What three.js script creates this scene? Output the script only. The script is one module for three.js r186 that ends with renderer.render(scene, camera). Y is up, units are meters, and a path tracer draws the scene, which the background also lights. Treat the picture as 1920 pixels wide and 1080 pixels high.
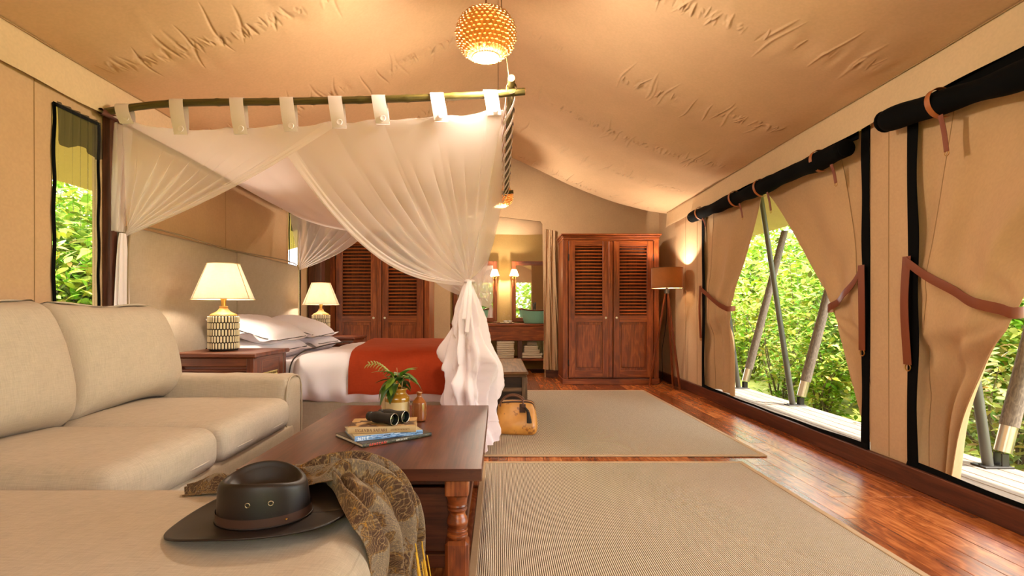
import * as THREE from 'three';
import { mergeGeometries, mergeVertices } from 'three/addons/utils/BufferGeometryUtils.js';
import { RectAreaLightUniformsLib } from 'three/addons/lights/RectAreaLightUniformsLib.js';

// ---------------------------------------------------------------- camera, daylight, exposure
const scene = new THREE.Scene();
const camera = new THREE.PerspectiveCamera(56.75, 1920 / 1080, 0.05, 200);
camera.position.set(0, 1, 0);
camera.lookAt(0, 1, -10);
camera.setViewOffset(1920, 1080, 26, -47, 1920, 1080);       // level camera, lens shifted a little down and right
RectAreaLightUniformsLib.init();
const renderer = new THREE.WebGLRenderer({ antialias: true });
renderer.toneMapping = THREE.LinearToneMapping;
renderer.toneMappingExposure = 1.14;
renderer.shadowMap.enabled = true;
scene.background = new THREE.Color(0.95, 0.96, 1.0);         // bright hazy sky
scene.backgroundIntensity = 9;
const sun = new THREE.DirectionalLight(new THREE.Color(1, 0.94, 0.84), 15);
sun.position.set(9, 14, -1.5);
sun.target.position.set(2, 0, -4);
sun.castShadow = true;
sun.shadow.radius = 2;
Object.assign(sun.shadow.camera, { left: -14, right: 14, top: 14, bottom: -14, near: 0.5, far: 60 });
scene.add(sun, sun.target);
const WARM = new THREE.Color(1, 0.88, 0.7);

// ---------------------------------------------------------------- helpers
function rng(seed) { let a = seed >>> 0; return () => { a = (a + 0x6D2B79F5) | 0; let t = Math.imul(a ^ (a >>> 15), 1 | a); t = (t + Math.imul(t ^ (t >>> 7), 61 | t)) ^ t; return ((t ^ (t >>> 14)) >>> 0) / 4294967296; }; }
const hash = (x, y, s = 0) => { let h = Math.imul(x | 0, 374761393) + Math.imul(y | 0, 668265263) + Math.imul(s | 0, 974634777); h = Math.imul(h ^ (h >>> 13), 1274126177); return ((h ^ (h >>> 16)) >>> 0) / 4294967296; };
const mod = (a, n) => ((a % n) + n) % n;
function vnoise(x, y, px = 1e6, py = 1e6, s = 0) {             // value noise that tiles with periods px, py
  const xi = Math.floor(x), yi = Math.floor(y), fx = x - xi, fy = y - yi;
  const u = fx * fx * (3 - 2 * fx), v = fy * fy * (3 - 2 * fy);
  const a = hash(mod(xi, px), mod(yi, py), s), b = hash(mod(xi + 1, px), mod(yi, py), s), c = hash(mod(xi, px), mod(yi + 1, py), s), d = hash(mod(xi + 1, px), mod(yi + 1, py), s);
  return a + (b - a) * u + (c - a) * v + (a - b - c + d) * u * v;
}
function fbm(x, y, px, py, s = 0, oct = 4) { let t = 0, w = 0.5, n = 0; for (let o = 0; o < oct; o++) { t += w * vnoise(x, y, px, py, s + o * 17); n += w; x *= 2; y *= 2; px *= 2; py *= 2; w *= 0.5; } return t / n; }
const lerp = (a, b, t) => a + (b - a) * t, clamp = (x, a = 0, b = 1) => Math.min(b, Math.max(a, x));
const smooth = (a, b, x) => { const t = clamp((x - a) / (b - a)); return t * t * (3 - 2 * t); };
function curve(pts) {                                          // piecewise smooth y(x) through [x, y] points
  return (x) => { let i = 0; while (i < pts.length - 2 && x > pts[i + 1][0]) i++;
    const p0 = pts[Math.max(0, i - 1)], p1 = pts[i], p2 = pts[i + 1], p3 = pts[Math.min(pts.length - 1, i + 2)];
    const m1 = (p2[1] - p0[1]) / (p2[0] - p0[0] || 1), m2 = (p3[1] - p1[1]) / (p3[0] - p1[0] || 1), h = p2[0] - p1[0], t = clamp((x - p1[0]) / h), t2 = t * t, t3 = t2 * t;
    return (2 * t3 - 3 * t2 + 1) * p1[1] + (t3 - 2 * t2 + t) * h * m1 + (3 * t2 - 2 * t3) * p2[1] + (t3 - t2) * h * m2; };
}
const V = (x, y, z) => new THREE.Vector3(x, y, z);

function texture(w, h, fn, srgb = true, ru = 1, rv = 1) {      // fn(u, v) -> [r, g, b] or a number, 0..1
  const d = new Uint8Array(w * h * 4);
  for (let y = 0; y < h; y++) for (let x = 0; x < w; x++) {
    const c = fn(x / w, y / h), o = (y * w + x) * 4;
    for (let k = 0; k < 3; k++) d[o + k] = Math.round(clamp(typeof c === 'number' ? c : c[k]) * 255);
    d[o + 3] = 255;
  }
  const t = new THREE.DataTexture(d, w, h);
  t.wrapS = t.wrapT = THREE.RepeatWrapping; t.magFilter = THREE.LinearFilter;
  if (srgb) t.colorSpace = THREE.SRGBColorSpace;
  t.repeat.set(ru, rv); t.needsUpdate = true;
  return t;
}
function mat(color, roughness, extra = {}) { return new THREE.MeshPhysicalMaterial({ color, roughness, side: THREE.DoubleSide, ...extra }); }

// geometry: everything is non-indexed with position, normal, uv so that it merges
function flat(g) { const n = g.index ? g.toNonIndexed() : g; for (const k of Object.keys(n.attributes)) if (!['position', 'normal', 'uv'].includes(k)) n.deleteAttribute(k); return n; }
const merge = (list) => list.length === 1 ? flat(list[0]) : mergeGeometries(list.map(flat));
function boxUV(g, axis = 0, ou = 0, ov = 0) {                  // uv in metres, u along the grain axis
  const p = g.attributes.position, n = g.attributes.normal, uv = new Float32Array(p.count * 2);
  for (let i = 0; i < p.count; i++) {
    const c = [p.getX(i), p.getY(i), p.getZ(i)], a = [Math.abs(n.getX(i)), Math.abs(n.getY(i)), Math.abs(n.getZ(i))];
    const f = a[0] > a[1] ? (a[0] > a[2] ? 0 : 2) : (a[1] > a[2] ? 1 : 2);
    const rest = [0, 1, 2].filter((k) => k !== f);
    let iu = rest[0], iv = rest[1];
    if (iv === axis) { iu = rest[1]; iv = rest[0]; }
    uv[i * 2] = c[iu] + ou; uv[i * 2 + 1] = c[iv] + ov + 0.37 * f;
  }
  g.setAttribute('uv', new THREE.BufferAttribute(uv, 2)); return g;
}
function chamfer(w, h, d, c) {                                 // a box with chamfered edges, 44 triangles
  const H = [w / 2, h / 2, d / 2]; c = Math.min(c, ...H.map((x) => x * 0.9));
  const tri = [], at = (s, k) => s.map((x, i) => x * (i === k ? H[i] : H[i] - c));
  const quad = (a, b, e, f) => tri.push([a, b, e], [a, e, f]);
  for (let k = 0; k < 3; k++) for (const s of [-1, 1]) {
    const [i, j] = [0, 1, 2].filter((x) => x !== k), q = [[-1, -1], [1, -1], [1, 1], [-1, 1]].map(([a, b]) => { const v = [0, 0, 0]; v[k] = s; v[i] = a; v[j] = b; return at(v, k); });
    quad(...q);
  }
  for (let k = 0; k < 3; k++) { const [i, j] = [0, 1, 2].filter((x) => x !== k); for (const a of [-1, 1]) for (const b of [-1, 1]) { const m = (e) => { const v = [0, 0, 0]; v[k] = e; v[i] = a; v[j] = b; return v; }; quad(at(m(-1), i), at(m(1), i), at(m(1), j), at(m(-1), j)); } }
  for (const x of [-1, 1]) for (const y of [-1, 1]) for (const z of [-1, 1]) tri.push([at([x, y, z], 0), at([x, y, z], 1), at([x, y, z], 2)]);
  const pos = [];
  for (const [a, b, e] of tri) { const n = V(...b).sub(V(...a)).cross(V(...e).sub(V(...a))), m = V(...a).add(V(...b)).add(V(...e)); pos.push(...a, ...(n.dot(m) > 0 ? [...b, ...e] : [...e, ...b])); }
  const g = new THREE.BufferGeometry(); g.setAttribute('position', new THREE.BufferAttribute(new Float32Array(pos), 3)); g.computeVertexNormals();
  return g;
}
let seedUV = 1;
function B(w, h, d, x = 0, y = 0, z = 0, c = 0.004, axis = null) {   // chamfered box centred at x, y, z; grain along its longest side
  const g = chamfer(w, h, d, c), r = hash(seedUV++, 7);
  boxUV(g, axis ?? (w >= h && w >= d ? 0 : h >= d ? 1 : 2), r * 5, hash(seedUV, 9) * 5); g.translate(x, y, z); return g;
}
function soft(w, h, d, r, o = {}) {                            // a rounded, stuffed box: smooth and closed, uv in metres
  let g = new THREE.BoxGeometry(1, 1, 1, ...(o.seg ?? [22, 12, 22])); g.deleteAttribute('normal'); g.deleteAttribute('uv'); g = mergeVertices(g, 1e-4);
  const p = g.attributes.position, H = [w / 2, h / 2, d / 2];
  for (let i = 0; i < p.count; i++) {
    const e = [p.getX(i), p.getY(i), p.getZ(i)].map((x) => Math.sign(x) * 0.5 * (1 - Math.pow(1 - Math.abs(2 * x), 1.5)) );   // finer towards the edges
    const q = [e[0] * w, e[1] * h, e[2] * d], inn = q.map((x, k) => clamp(x, -H[k] + r, H[k] - r)), v = V(...q).sub(V(...inn)), l = v.length();
    if (l > 1e-6) v.multiplyScalar(r / Math.max(l, r * 0.8));
    if (l > r) v.setLength(r);
    let [x, y, z] = [inn[0] + v.x, inn[1] + v.y, inn[2] + v.z];
    const pu = o.puff ?? 0, a = 1 - Math.pow(2 * x / w, 2), b = 1 - Math.pow(2 * z / d, 2), c = 1 - Math.pow(2 * y / h, 2);
    if (pu) { y += Math.sign(y) * pu * clamp(a) * clamp(b) * Math.min(1, Math.abs(2 * y / h)); x += Math.sign(x) * pu * 0.35 * clamp(b) * clamp(c) * Math.pow(Math.abs(2 * x / w), 4); z += Math.sign(z) * pu * 0.35 * clamp(a) * clamp(c) * Math.pow(Math.abs(2 * z / d), 4); }
    if (o.warp) { const t = o.warp(x, y, z); x += t[0]; y += t[1]; z += t[2]; }
    p.setXYZ(i, x, y, z);
  }
  g.computeVertexNormals(); return boxUV(g, 0, o.u ?? 0);
}
function grid(nu, nv, fn, uvs) {                               // fn(u, v) -> [x, y, z]; smooth sheet
  const pos = new Float32Array((nu + 1) * (nv + 1) * 3), uv = new Float32Array((nu + 1) * (nv + 1) * 2), idx = [];
  for (let j = 0; j <= nv; j++) for (let i = 0; i <= nu; i++) {
    const k = j * (nu + 1) + i, p = fn(i / nu, j / nv); pos.set(p.slice(0, 3), k * 3);
    uv[k * 2] = uvs ? (i / nu) * uvs[0] : p[3] ?? i / nu; uv[k * 2 + 1] = uvs ? (j / nv) * uvs[1] : p[4] ?? j / nv;
    if (i < nu && j < nv) idx.push(k, k + 1, k + nu + 2, k, k + nu + 2, k + nu + 1);
  }
  const g = new THREE.BufferGeometry();
  g.setAttribute('position', new THREE.BufferAttribute(pos, 3)); g.setAttribute('uv', new THREE.BufferAttribute(uv, 2)); g.setIndex(idx); g.computeVertexNormals();
  return g;
}
function thick(g, t) {                                         // gives a sheet a second face and edges, t metres along its normals
  const p = g.attributes.position, n = g.attributes.normal, u = g.attributes.uv, N = p.count, pos = new Float32Array(N * 6), uv = new Float32Array(N * 4), ix = Array.from(g.index.array), out = [...ix], edges = new Map();
  for (let i = 0; i < N; i++) for (let k = 0; k < 3; k++) { pos[i * 3 + k] = p.array[i * 3 + k]; pos[(N + i) * 3 + k] = p.array[i * 3 + k] - n.array[i * 3 + k] * t; }
  for (let i = 0; i < N * 2; i++) { uv[i * 2] = u.array[(i % N) * 2]; uv[i * 2 + 1] = u.array[(i % N) * 2 + 1]; }
  for (let i = 0; i < ix.length; i += 3) { out.push(N + ix[i], N + ix[i + 2], N + ix[i + 1]); for (const [a, b] of [[0, 1], [1, 2], [2, 0]]) { const x = ix[i + a], y = ix[i + b], k = Math.min(x, y) + '_' + Math.max(x, y); edges.has(k) ? edges.set(k, null) : edges.set(k, [x, y]); } }
  for (const e of edges.values()) if (e) out.push(e[0], N + e[0], N + e[1], e[0], N + e[1], e[1]);
  const r = new THREE.BufferGeometry(); r.setAttribute('position', new THREE.BufferAttribute(pos, 3)); r.setAttribute('uv', new THREE.BufferAttribute(uv, 2)); r.setIndex(out); r.computeVertexNormals(); return r;
}
function tube(pts, r, seg = 8, steps = null, closed = false) {
  const c = new THREE.CatmullRomCurve3(pts.map((p) => p.isVector3 ? p : V(...p)), closed, 'centripetal'), L = c.getLength();
  const g = new THREE.TubeGeometry(c, steps ?? Math.max(6, pts.length * 4), typeof r === 'number' ? r : 1, seg, closed);
  if (typeof r !== 'number') {                                  // r(t): radius along the tube
    const p = g.attributes.position, n = (steps ?? Math.max(6, pts.length * 4)) + 1;
    for (let i = 0; i < n; i++) { const o = c.getPointAt(i / (n - 1)), k = r(i / (n - 1)); for (let j = 0; j <= seg; j++) { const q = i * (seg + 1) + j; p.setXYZ(q, o.x + (p.getX(q) - o.x) * k, o.y + (p.getY(q) - o.y) * k, o.z + (p.getZ(q) - o.z) * k); } }
    g.computeVertexNormals();
  }
  const uv = g.attributes.uv; for (let i = 0; i < uv.count; i++) uv.setXY(i, uv.getX(i) * L, uv.getY(i) * (typeof r === 'number' ? 6.28 * r : 0.1));
  return g;
}
function rod(a, b, r0, r1 = r0, seg = 12) {                    // a straight tapered round bar with end caps
  const A = V(...a), D = V(...b).sub(A), L = D.length(), g = new THREE.CylinderGeometry(r1, r0, L, seg, 1);
  const uv = g.attributes.uv; for (let i = 0; i < uv.count; i++) uv.setXY(i, uv.getY(i) * L, uv.getX(i) * 6.28 * r0);
  g.translate(0, L / 2, 0); g.applyQuaternion(new THREE.Quaternion().setFromUnitVectors(V(0, 1, 0), D.normalize())); g.translate(A.x, A.y, A.z); return g;
}
function ribbon(pts, w, dir, t = 0.003) {                      // a flat strap w wide across `dir`, following pts
  const c = new THREE.CatmullRomCurve3(pts.map((p) => V(...p))), L = c.getLength(), n = Math.max(8, pts.length * 5), D = typeof dir === 'function' ? dir : () => V(...dir);
  return thick(grid(2, n, (u, v) => { const p = c.getPointAt(v), d = D(v).normalize(); return [p.x + d.x * (u - 0.5) * w, p.y + d.y * (u - 0.5) * w, p.z + d.z * (u - 0.5) * w, (u - 0.5) * w, v * L]; }), t);
}
const lathe = (pts, seg = 32) => { const g = new THREE.LatheGeometry(pts.map(([x, y]) => new THREE.Vector2(x, y)), seg), uv = g.attributes.uv; for (let i = 0; i < uv.count; i++) uv.setXY(i, uv.getX(i) * 0.4, uv.getY(i) * 0.4); return g; };
function bulge(pts, n = 6) { const c = new THREE.CatmullRomCurve3(pts.map(([x, y]) => V(x, y, 0))); return c.getPoints(pts.length * n).map((p) => [Math.max(0, p.x), p.y]); }
const moved = (g, x, y, z, ry = 0, rx = 0, rz = 0) => { g = g.clone(); if (rx) g.rotateX(rx); if (rz) g.rotateZ(rz); if (ry) g.rotateY(ry); return g.translate(x, y, z); };

// objects
const used = new Map();
function numbered(name) { const n = used.get(name) ?? 0; used.set(name, n + 1); return n ? name + '_' + String(n).padStart(3, '0') : name; }
function mesh(name, g, material, parent = null) {
  const m = new THREE.Mesh(Array.isArray(g) ? merge(g) : g, material); m.castShadow = m.receiveShadow = true;
  m.name = parent ? name : numbered(name); (parent ?? scene).add(m); return m;
}
function tag(o, label, category, group) { o.userData.label = label; o.userData.category = category; if (group) o.userData.group = group; return o; }
function thing(name, label, category, group, x = 0, y = 0, z = 0, ry = 0) { const o = new THREE.Group(); o.name = numbered(name); o.position.set(x, y, z); o.rotation.y = ry; scene.add(o); return tag(o, label, category, group); }
function solo(name, g, material, label, category, group) { return tag(mesh(name, g, material), label, category, group); }
function struct(name, g, material, parent) { const m = mesh(name, g, material, parent); if (!parent) m.userData.kind = 'structure'; return m; }
function copy(o, label, x, y, z, ry) { const c = o.clone(); c.name = numbered(o.name.replace(/_\d+$/, '')); c.userData = { ...o.userData, label }; c.position.set(x, y, z); if (ry !== undefined) c.rotation.y = ry; scene.add(c); return c; }
const kindOf = (o, k) => { o.userData.kind = k; return o; };

// ---------------------------------------------------------------- materials
const weave = texture(512, 512, (u, v) => { const a = 0.5 + 0.5 * Math.sin(u * 512 * Math.PI / 2) , b = 0.5 + 0.5 * Math.sin(v * 512 * Math.PI / 2); return 0.45 + 0.2 * a * b + 0.35 * fbm(u * 64, v * 64, 64, 64, 3, 3); }, false, 2.2, 2.2);
const mottled = texture(512, 512, (u, v) => { const t = 0.93 + 0.04 * (fbm(u * 6, v * 6, 6, 6, 5, 4) - 0.5) + 0.03 * (vnoise(u * 128, v * 128, 128, 128, 8) - 0.5); return [t, t, t * 0.995]; }, true, 0.8, 0.8);
const linenMap = texture(512, 512, (u, v) => { const h = vnoise(u * 12, v * 256, 12, 256, 2), w = vnoise(u * 256, v * 12, 256, 12, 4), t = 0.92 + 0.07 * (h - 0.5) + 0.05 * (w - 0.5) + 0.05 * (fbm(u * 5, v * 5, 5, 5, 9) - 0.5); return [t, t * 0.997, t * 0.99]; }, true, 4, 4);
const canvasMat = (c) => mat(c, 0.9, { map: mottled, bumpMap: weave, bumpScale: 0.0004, specularIntensity: 0.25 });
function wood({ dark, mid, light, seed = 1, figure = 1, ru = 0.4, rv = 1.5, w = 1024, h = 512 }) {
  return texture(w, h, (u, v) => {
    const warp = fbm(u * 4, v * 5, 4, 5, seed, 4), long = fbm(u * 10, v * 96, 10, 96, seed + 40, 3), pore = vnoise(u * 60, v * 300, 60, 300, seed + 80), broad = fbm(u * 3, v * 9, 3, 9, seed + 20, 3);
    const r = 0.5 + 0.5 * Math.sin((v * 5 + warp * 5 * figure) * 6.283), r2 = Math.pow(r, 1.6);
    const t = clamp(0.24 * r2 + 0.62 * (broad - 0.5) * figure + 0.6 * long + 0.02);
    const c = [0, 1, 2].map((k) => t < 0.5 ? lerp(dark[k], mid[k], t * 2) : lerp(mid[k], light[k], t * 2 - 1));
    const s = (pore > 0.84 ? 0.85 : 1) * (0.95 + 0.1 * pore);
    return c.map((x) => x * s / 255);
  }, true, ru, rv);
}
const woodWardrobe = wood({ dark: [94, 38, 11], mid: [146, 70, 25], light: [192, 110, 48], seed: 3 });
const woodRed = wood({ dark: [60, 26, 15], mid: [92, 46, 28], light: [122, 70, 46], seed: 11, figure: 0.8 });
const woodBed = wood({ dark: [74, 30, 13], mid: [114, 54, 26], light: [150, 84, 46], seed: 13, figure: 0.9 });
const woodFloor = wood({ dark: [112, 52, 22], mid: [172, 92, 42], light: [222, 142, 78], seed: 23, figure: 1.5, ru: 0.6, rv: 1.3 });
const woodFloorTwo = wood({ dark: [92, 42, 20], mid: [146, 74, 34], light: [196, 116, 60], seed: 29, figure: 1.6, ru: 0.6, rv: 1.3 });
const woodDeck = wood({ dark: [108, 94, 82], mid: [140, 124, 108], light: [168, 152, 134], seed: 31, figure: 0.7, w: 512, h: 512 });
const woodOld = wood({ dark: [70, 50, 36], mid: [118, 88, 62], light: [164, 130, 94], seed: 37, figure: 0.8, w: 512, h: 512 });
const WOOD = (map, roughness = 0.45, extra = {}) => mat(0xffffff, roughness, { map, ...extra });
const M = {
  wall: canvasMat(0xd6b08a), valance: canvasMat(0xe6c8a2), curtain: mat(0xdcb48a, 0.9, { map: mottled, bumpMap: weave, bumpScale: 0.0004, transmission: 0.07, specularIntensity: 0.25 }),
  headboard: mat(0xb6a491, 0.95, { map: linenMap, bumpMap: weave, bumpScale: 0.0005, specularIntensity: 0.2 }),
  sofa: mat(0xcab9a5, 0.95, { map: linenMap, bumpMap: weave, bumpScale: 0.0006, specularIntensity: 0.2 }),
  sofaPiping: mat(0xb8a793, 0.95), black: mat(0x050506, 0.9, { bumpMap: weave, bumpScale: 0.0004, specularIntensity: 0.2 }),
  wardrobe: WOOD(woodWardrobe, 0.42), red: WOOD(woodRed, 0.33), redDull: WOOD(woodRed, 0.5), night: WOOD(woodBed, 0.38), nightDull: WOOD(woodBed, 0.5), leg: WOOD(woodFloorTwo, 0.3), floorA: WOOD(woodFloor, 0.26, { bumpMap: woodFloor, bumpScale: 0.0002 }), floorB: WOOD(woodFloorTwo, 0.26, { bumpMap: woodFloorTwo, bumpScale: 0.0002 }),
  deck: WOOD(woodDeck, 0.8, { bumpMap: woodDeck, bumpScale: 0.002 }), trunk: WOOD(woodOld, 0.6), post: WOOD(woodRed, 0.6),
  strap: mat(0x7c3812, 0.55), strapLight: mat(0xa8602c, 0.5), brass: mat(0xb98a45, 0.3, { metalness: 1 }), steel: mat(0x6b6862, 0.45, { metalness: 0.8 }), iron: mat(0x3a3632, 0.5, { metalness: 0.6 }),
  sheet: mat(0xece4ea, 0.9, { bumpMap: weave, bumpScale: 0.0002, specularIntensity: 0.2 }), white: mat(0xeee6ea, 0.85, { specularIntensity: 0.2 }), pipingDark: mat(0x3a302c, 0.9),
  throw: mat(0xa93f22, 0.95, { map: linenMap, bumpMap: weave, bumpScale: 0.0008, sheen: 0.4, sheenColor: new THREE.Color(0.8, 0.3, 0.15), sheenRoughness: 0.6, specularIntensity: 0.1 }),
};
// creases where the roof lining is laced to its rafters: 2.55 m down the slope by four rafters of 1.06 m
const creases = (() => {
  const w = 1024, h = 2048, a = new Float32Array(w * h).fill(0.4), R = rng(12), X = 2.55 / w, D = 4.24 / h;
  const draw = (x, d, len, wid, ang, amp) => {
    const ca = Math.cos(ang), sa = Math.sin(ang), ext = len * 0.6 + wid * 3;
    for (let j = Math.floor((d - ext) / D); j <= (d + ext) / D; j++) for (let i = Math.max(0, Math.floor((x - ext) / X)); i <= Math.min(w - 1, (x + ext) / X); i++) {
      const dx = i * X - x, dd = j * D - d, along = dd * ca + dx * sa, across = dx * ca - dd * sa + 0.02 * Math.sin(along * 9 + x * 40);
      const k = Math.max(0, 1 - Math.pow(2 * along / len, 2)); if (k > 0) a[mod(j, h) * w + i] += amp * k * Math.exp(-Math.pow(across / (wid * (0.5 + 0.5 * k)), 2));
    }
  };
  for (let k = 0; k < 4; k++) {
    const d0 = 0.53 + k * 1.06;
    for (let i = 0; i < 170; i++) { const x = 0.25 + 1.95 * R(), dens = vnoise(x * 2.6, k * 9.1, 1e6, 1e6, 3); if (dens < 0.25 + 0.4 * R()) continue; draw(x, d0 + (R() - 0.5) * 0.07, 0.05 + 0.1 * R(), 0.006 + 0.007 * R(), -0.3 + 0.5 * R(), (R() < 0.75 ? 1 : -0.7) * (0.07 + 0.15 * R())); }
    for (let i = 0; i < 10; i++) { const x = 0.3 + 1.8 * R(); draw(x, d0 + (R() - 0.5) * 0.2, 0.25 + 0.3 * R(), 0.007 + 0.006 * R(), -0.2 + 0.25 * R(), 0.12 + 0.16 * R()); }
    for (let i = 0; i < 16; i++) { const x = 0.2 + 2 * R(); draw(x, d0 + (R() - 0.5) * 0.5, 0.3 + 0.4 * R(), 0.03 + 0.03 * R(), -0.3 + 0.5 * R(), 0.2 * (R() - 0.35)); }
  }
  const t = texture(w, h, (u, v) => clamp(a[Math.round(v * h) * w + Math.round(u * w)]), false, 1 / 2.55, 1 / 4.24); t.offset.set(0, (0.53 - 3.08 + 4.24) / 4.24); return t;
})();
M.ceiling = mat(0xe8c098, 0.9, { map: mottled, bumpMap: creases, bumpScale: 0.03, specularIntensity: 0.25 });
const canvasSeam = mat(0xa5835c, 0.9);
// ---------------------------------------------------------------- the tent: floor, walls, roof
const WX = (d) => 2.34 + 0.02 * d;                             // the side walls stand at x = +-WX, d metres before the camera
const roofH = curve([[0, 3.31], [0.19, 3.225], [0.56, 3.055], [1.09, 2.8], [1.61, 2.605], [2.15, 2.462], [2.4, 2.41], [2.6, 2.37]]);
const R0 = rng(5);
// floor of red-brown boards running away from the camera
{
  const floor = struct('floor', B(5.2, 0.1, 12.4, 0, -0.075, -4.5, 0.002), WOOD(woodRed, 0.6));
  const variants = [0.9, 1.5, 2.1, 2.7].flatMap((L) => [0, 1, 2].map(() => { const g = chamfer(0.1235, 0.022, L - 0.003, 0.0018); return [L, boxUV(g, 2, R0() * 5, R0() * 5)]; }));
  for (let i = 0; i < 39; i++) {
    let z = 1.5 - R0() * 0.8, first = true;
    while (z > -10.2) {
      let [L, g] = variants[Math.floor(R0() * variants.length)];
      if (first) z = 1.6;
      first = false;
      if (z - L < -10.3) break;
      const m = new THREE.Mesh(g, R0() < 0.55 ? M.floorA : M.floorB); m.name = 'plank'; m.receiveShadow = m.castShadow = true;
      m.position.set(-2.375 + i * 0.125, -0.011, z - L / 2); floor.add(m); z -= L;
    }
  }
}
// side walls of canvas with their openings, cut as a sheet 4 cm thick
function sideWall(name, s, holes) {
  const sh = new THREE.Shape([[-1.6, -0.03], [10, -0.03], [10, 2.95], [-1.6, 2.95]].map((p) => new THREE.Vector2(...p)));
  for (const [a, b, lo, hi] of holes) sh.holes.push(new THREE.Path([[a, lo], [a, hi], [b, hi], [b, lo]].map((p) => new THREE.Vector2(...p))));
  const g = new THREE.ExtrudeGeometry(sh, { depth: 0.03, bevelEnabled: false }), p = g.attributes.position;
  for (let i = 0; i < p.count; i++) { const d = p.getX(i), h = p.getY(i), t = p.getZ(i); p.setXYZ(i, s * (WX(d) + t), h, -d); }
  g.computeVertexNormals();
  return struct(name, g, M.wall);
}
const wallRight = sideWall('wall_right', 1, [[3.45, 6.43, 0.1, 2.27], [0.35, 3.115, 0.1, 2.27]]);
const wallLeft = sideWall('wall_left', -1, [[2.868, 3.197, 0.55, 2.13], [6.27, 6.65, 0.55, 2.19]]);
for (const [w, s, ds] of [[wallRight, 1, [6.62, 7.05, 3.28]], [wallLeft, -1, [4.76, 2.75, 6.2, 3.28]]])                 // stitched seams of the canvas
  for (const d of ds) mesh('seam', tube([[s * (WX(d) - 0.001), 0.12, -d], [s * (WX(d) - 0.001), 1.2, -d - 0.004], [s * (WX(d) - 0.001), 2.4, -d]], 0.0025, 5), canvasSeam, w);
// back wall with the way to the bathroom
{
  const sh = new THREE.Shape([[-2.6, -0.03], [2.6, -0.03], [2.6, 3.0], [0, 3.55], [-2.6, 3.0]].map((p) => new THREE.Vector2(...p)));
  sh.holes.push(new THREE.Path([[-0.755, 0], [-0.74, 2.47], [0.0, 2.5], [0.66, 2.425], [0.69, 2.38], [0.725, 0]].map((p) => new THREE.Vector2(...p))));
  const g = new THREE.ExtrudeGeometry(sh, { depth: 0.03, bevelEnabled: false }); g.translate(0, 0, -8.33);
  struct('wall_back', g, M.wall);
  // front gable behind the camera: a wide open entrance to the veranda
  const f = new THREE.Shape([[-2.6, -0.03], [2.6, -0.03], [2.6, 2.6], [0, 3.5], [-2.6, 2.6]].map((p) => new THREE.Vector2(...p)));
  f.holes.push(new THREE.Path([[-1.3, 0.0], [-1.3, 2.2], [1.3, 2.2], [1.3, 0.0]].map((p) => new THREE.Vector2(...p))));
  const fg = new THREE.ExtrudeGeometry(f, { depth: 0.03, bevelEnabled: false }); fg.translate(0, 0, 1.6);
  struct('wall_front', fg, M.wall);
}
// roof lining: two sagging slopes, puckered where they are tied to the rafters every 1.06 m
function lining(s) {
  const g = grid(124, 370, (u, v) => {
    const x = u * 2.55, d = lerp(-1.6, 7.55, v); let y = roofH(x), near = 0, k0 = Math.round((d - 3.08) / 1.06), dk = d - 3.08 - k0 * 1.06;
    const edge = smooth(0, 0.25, x) * smooth(2.45, 2.1, x);
    y += -0.03 * edge * (0.5 - 0.5 * Math.cos((dk / 1.06) * 6.283)) * -1 - 0.03 * edge;
    near = Math.exp(-Math.pow((dk + 0.03 * (vnoise(x * 3, k0, 1e6, 1e6, 4) - 0.5)) / 0.1, 2));
    const zig = vnoise(x * 9 + dk * 7 * (vnoise(x * 2, k0 * 3, 1e6, 1e6, 11) - 0.2), k0 * 7.3 + s, 1e6, 1e6, 6), crease = Math.pow(1 - Math.abs(2 * zig - 1), 3);
    const amount = 0.35 + 0.65 * vnoise(x * 2.2, k0 * 5 + s * 3, 1e6, 1e6, 2);
    y += 0.016 * near * crease * edge * amount;
    const wide = Math.exp(-Math.pow(dk / 0.27, 2)), run = vnoise(x * 6.5 - d * 1.1, k0 * 2.3 + s * 9, 1e6, 1e6, 21);
    y += 0.008 * wide * smooth(0.72, 0.98, run) * edge;
    y += 0.012 * edge * (fbm(x * 1.6 + s * 20, d * 1.3, 1e6, 1e6, 31, 3) - 0.5);
    return [s * x, y, -d, s * x, d];
  });
  return thick(g, s * 0.004);
}
const ceiling = struct('ceiling', lining(1), M.ceiling);
mesh('lining', lining(-1), M.ceiling, ceiling);
mesh('ridge_seam', tube([[0, 3.306, 1.6], [0, 3.306, -2], [0, 3.306, -7.5]], 0.006, 6, 20), canvasSeam, ceiling);
// valances along the eaves
for (const s of [-1, 1]) {
  const g = thick(grid(120, 8, (u, v) => { const d = lerp(-1.6, 7.5, u), w = v * v * 0.012 * Math.sin(d * 3.1 + s) + 0.006 * Math.sin(d * 11) * v; return [s * (Math.min(2.362, WX(d) - 0.034) + w + 0.01 * (1 - v)), lerp(2.412, 2.205 + 0.012 * Math.sin(d * 1.3), v), -d, d, v * 0.2]; }), 0.003);
  const t = struct(s < 0 ? 'trim_1' : 'trim_2', g, M.valance);
  mesh('seam', tube([0, 1, 2, 3, 4, 5, 6].map((i) => [s * Math.min(2.364, WX(-1.6 + i * 1.51) - 0.022), 2.408 + 0.004 * Math.sin(i * 2), 1.6 - i * 1.51]), 0.0045, 6, 40), canvasSeam, t);
}
// flysheet over it all, reaching out over the decks
for (const s of [-1, 1]) struct(s < 0 ? 'roof_1' : 'roof_2', thick(grid(20, 30, (u, v) => { const x = u * 4.25, d = lerp(-4.6, 10.8, v); return [s * x, 3.62 - 0.315 * x - 0.05 * Math.sin(u * 3.14), -d, x, d]; }), s * 0.004), mat(0xcdae8c, 0.9, { transmission: 0.03, map: mottled }));
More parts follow.
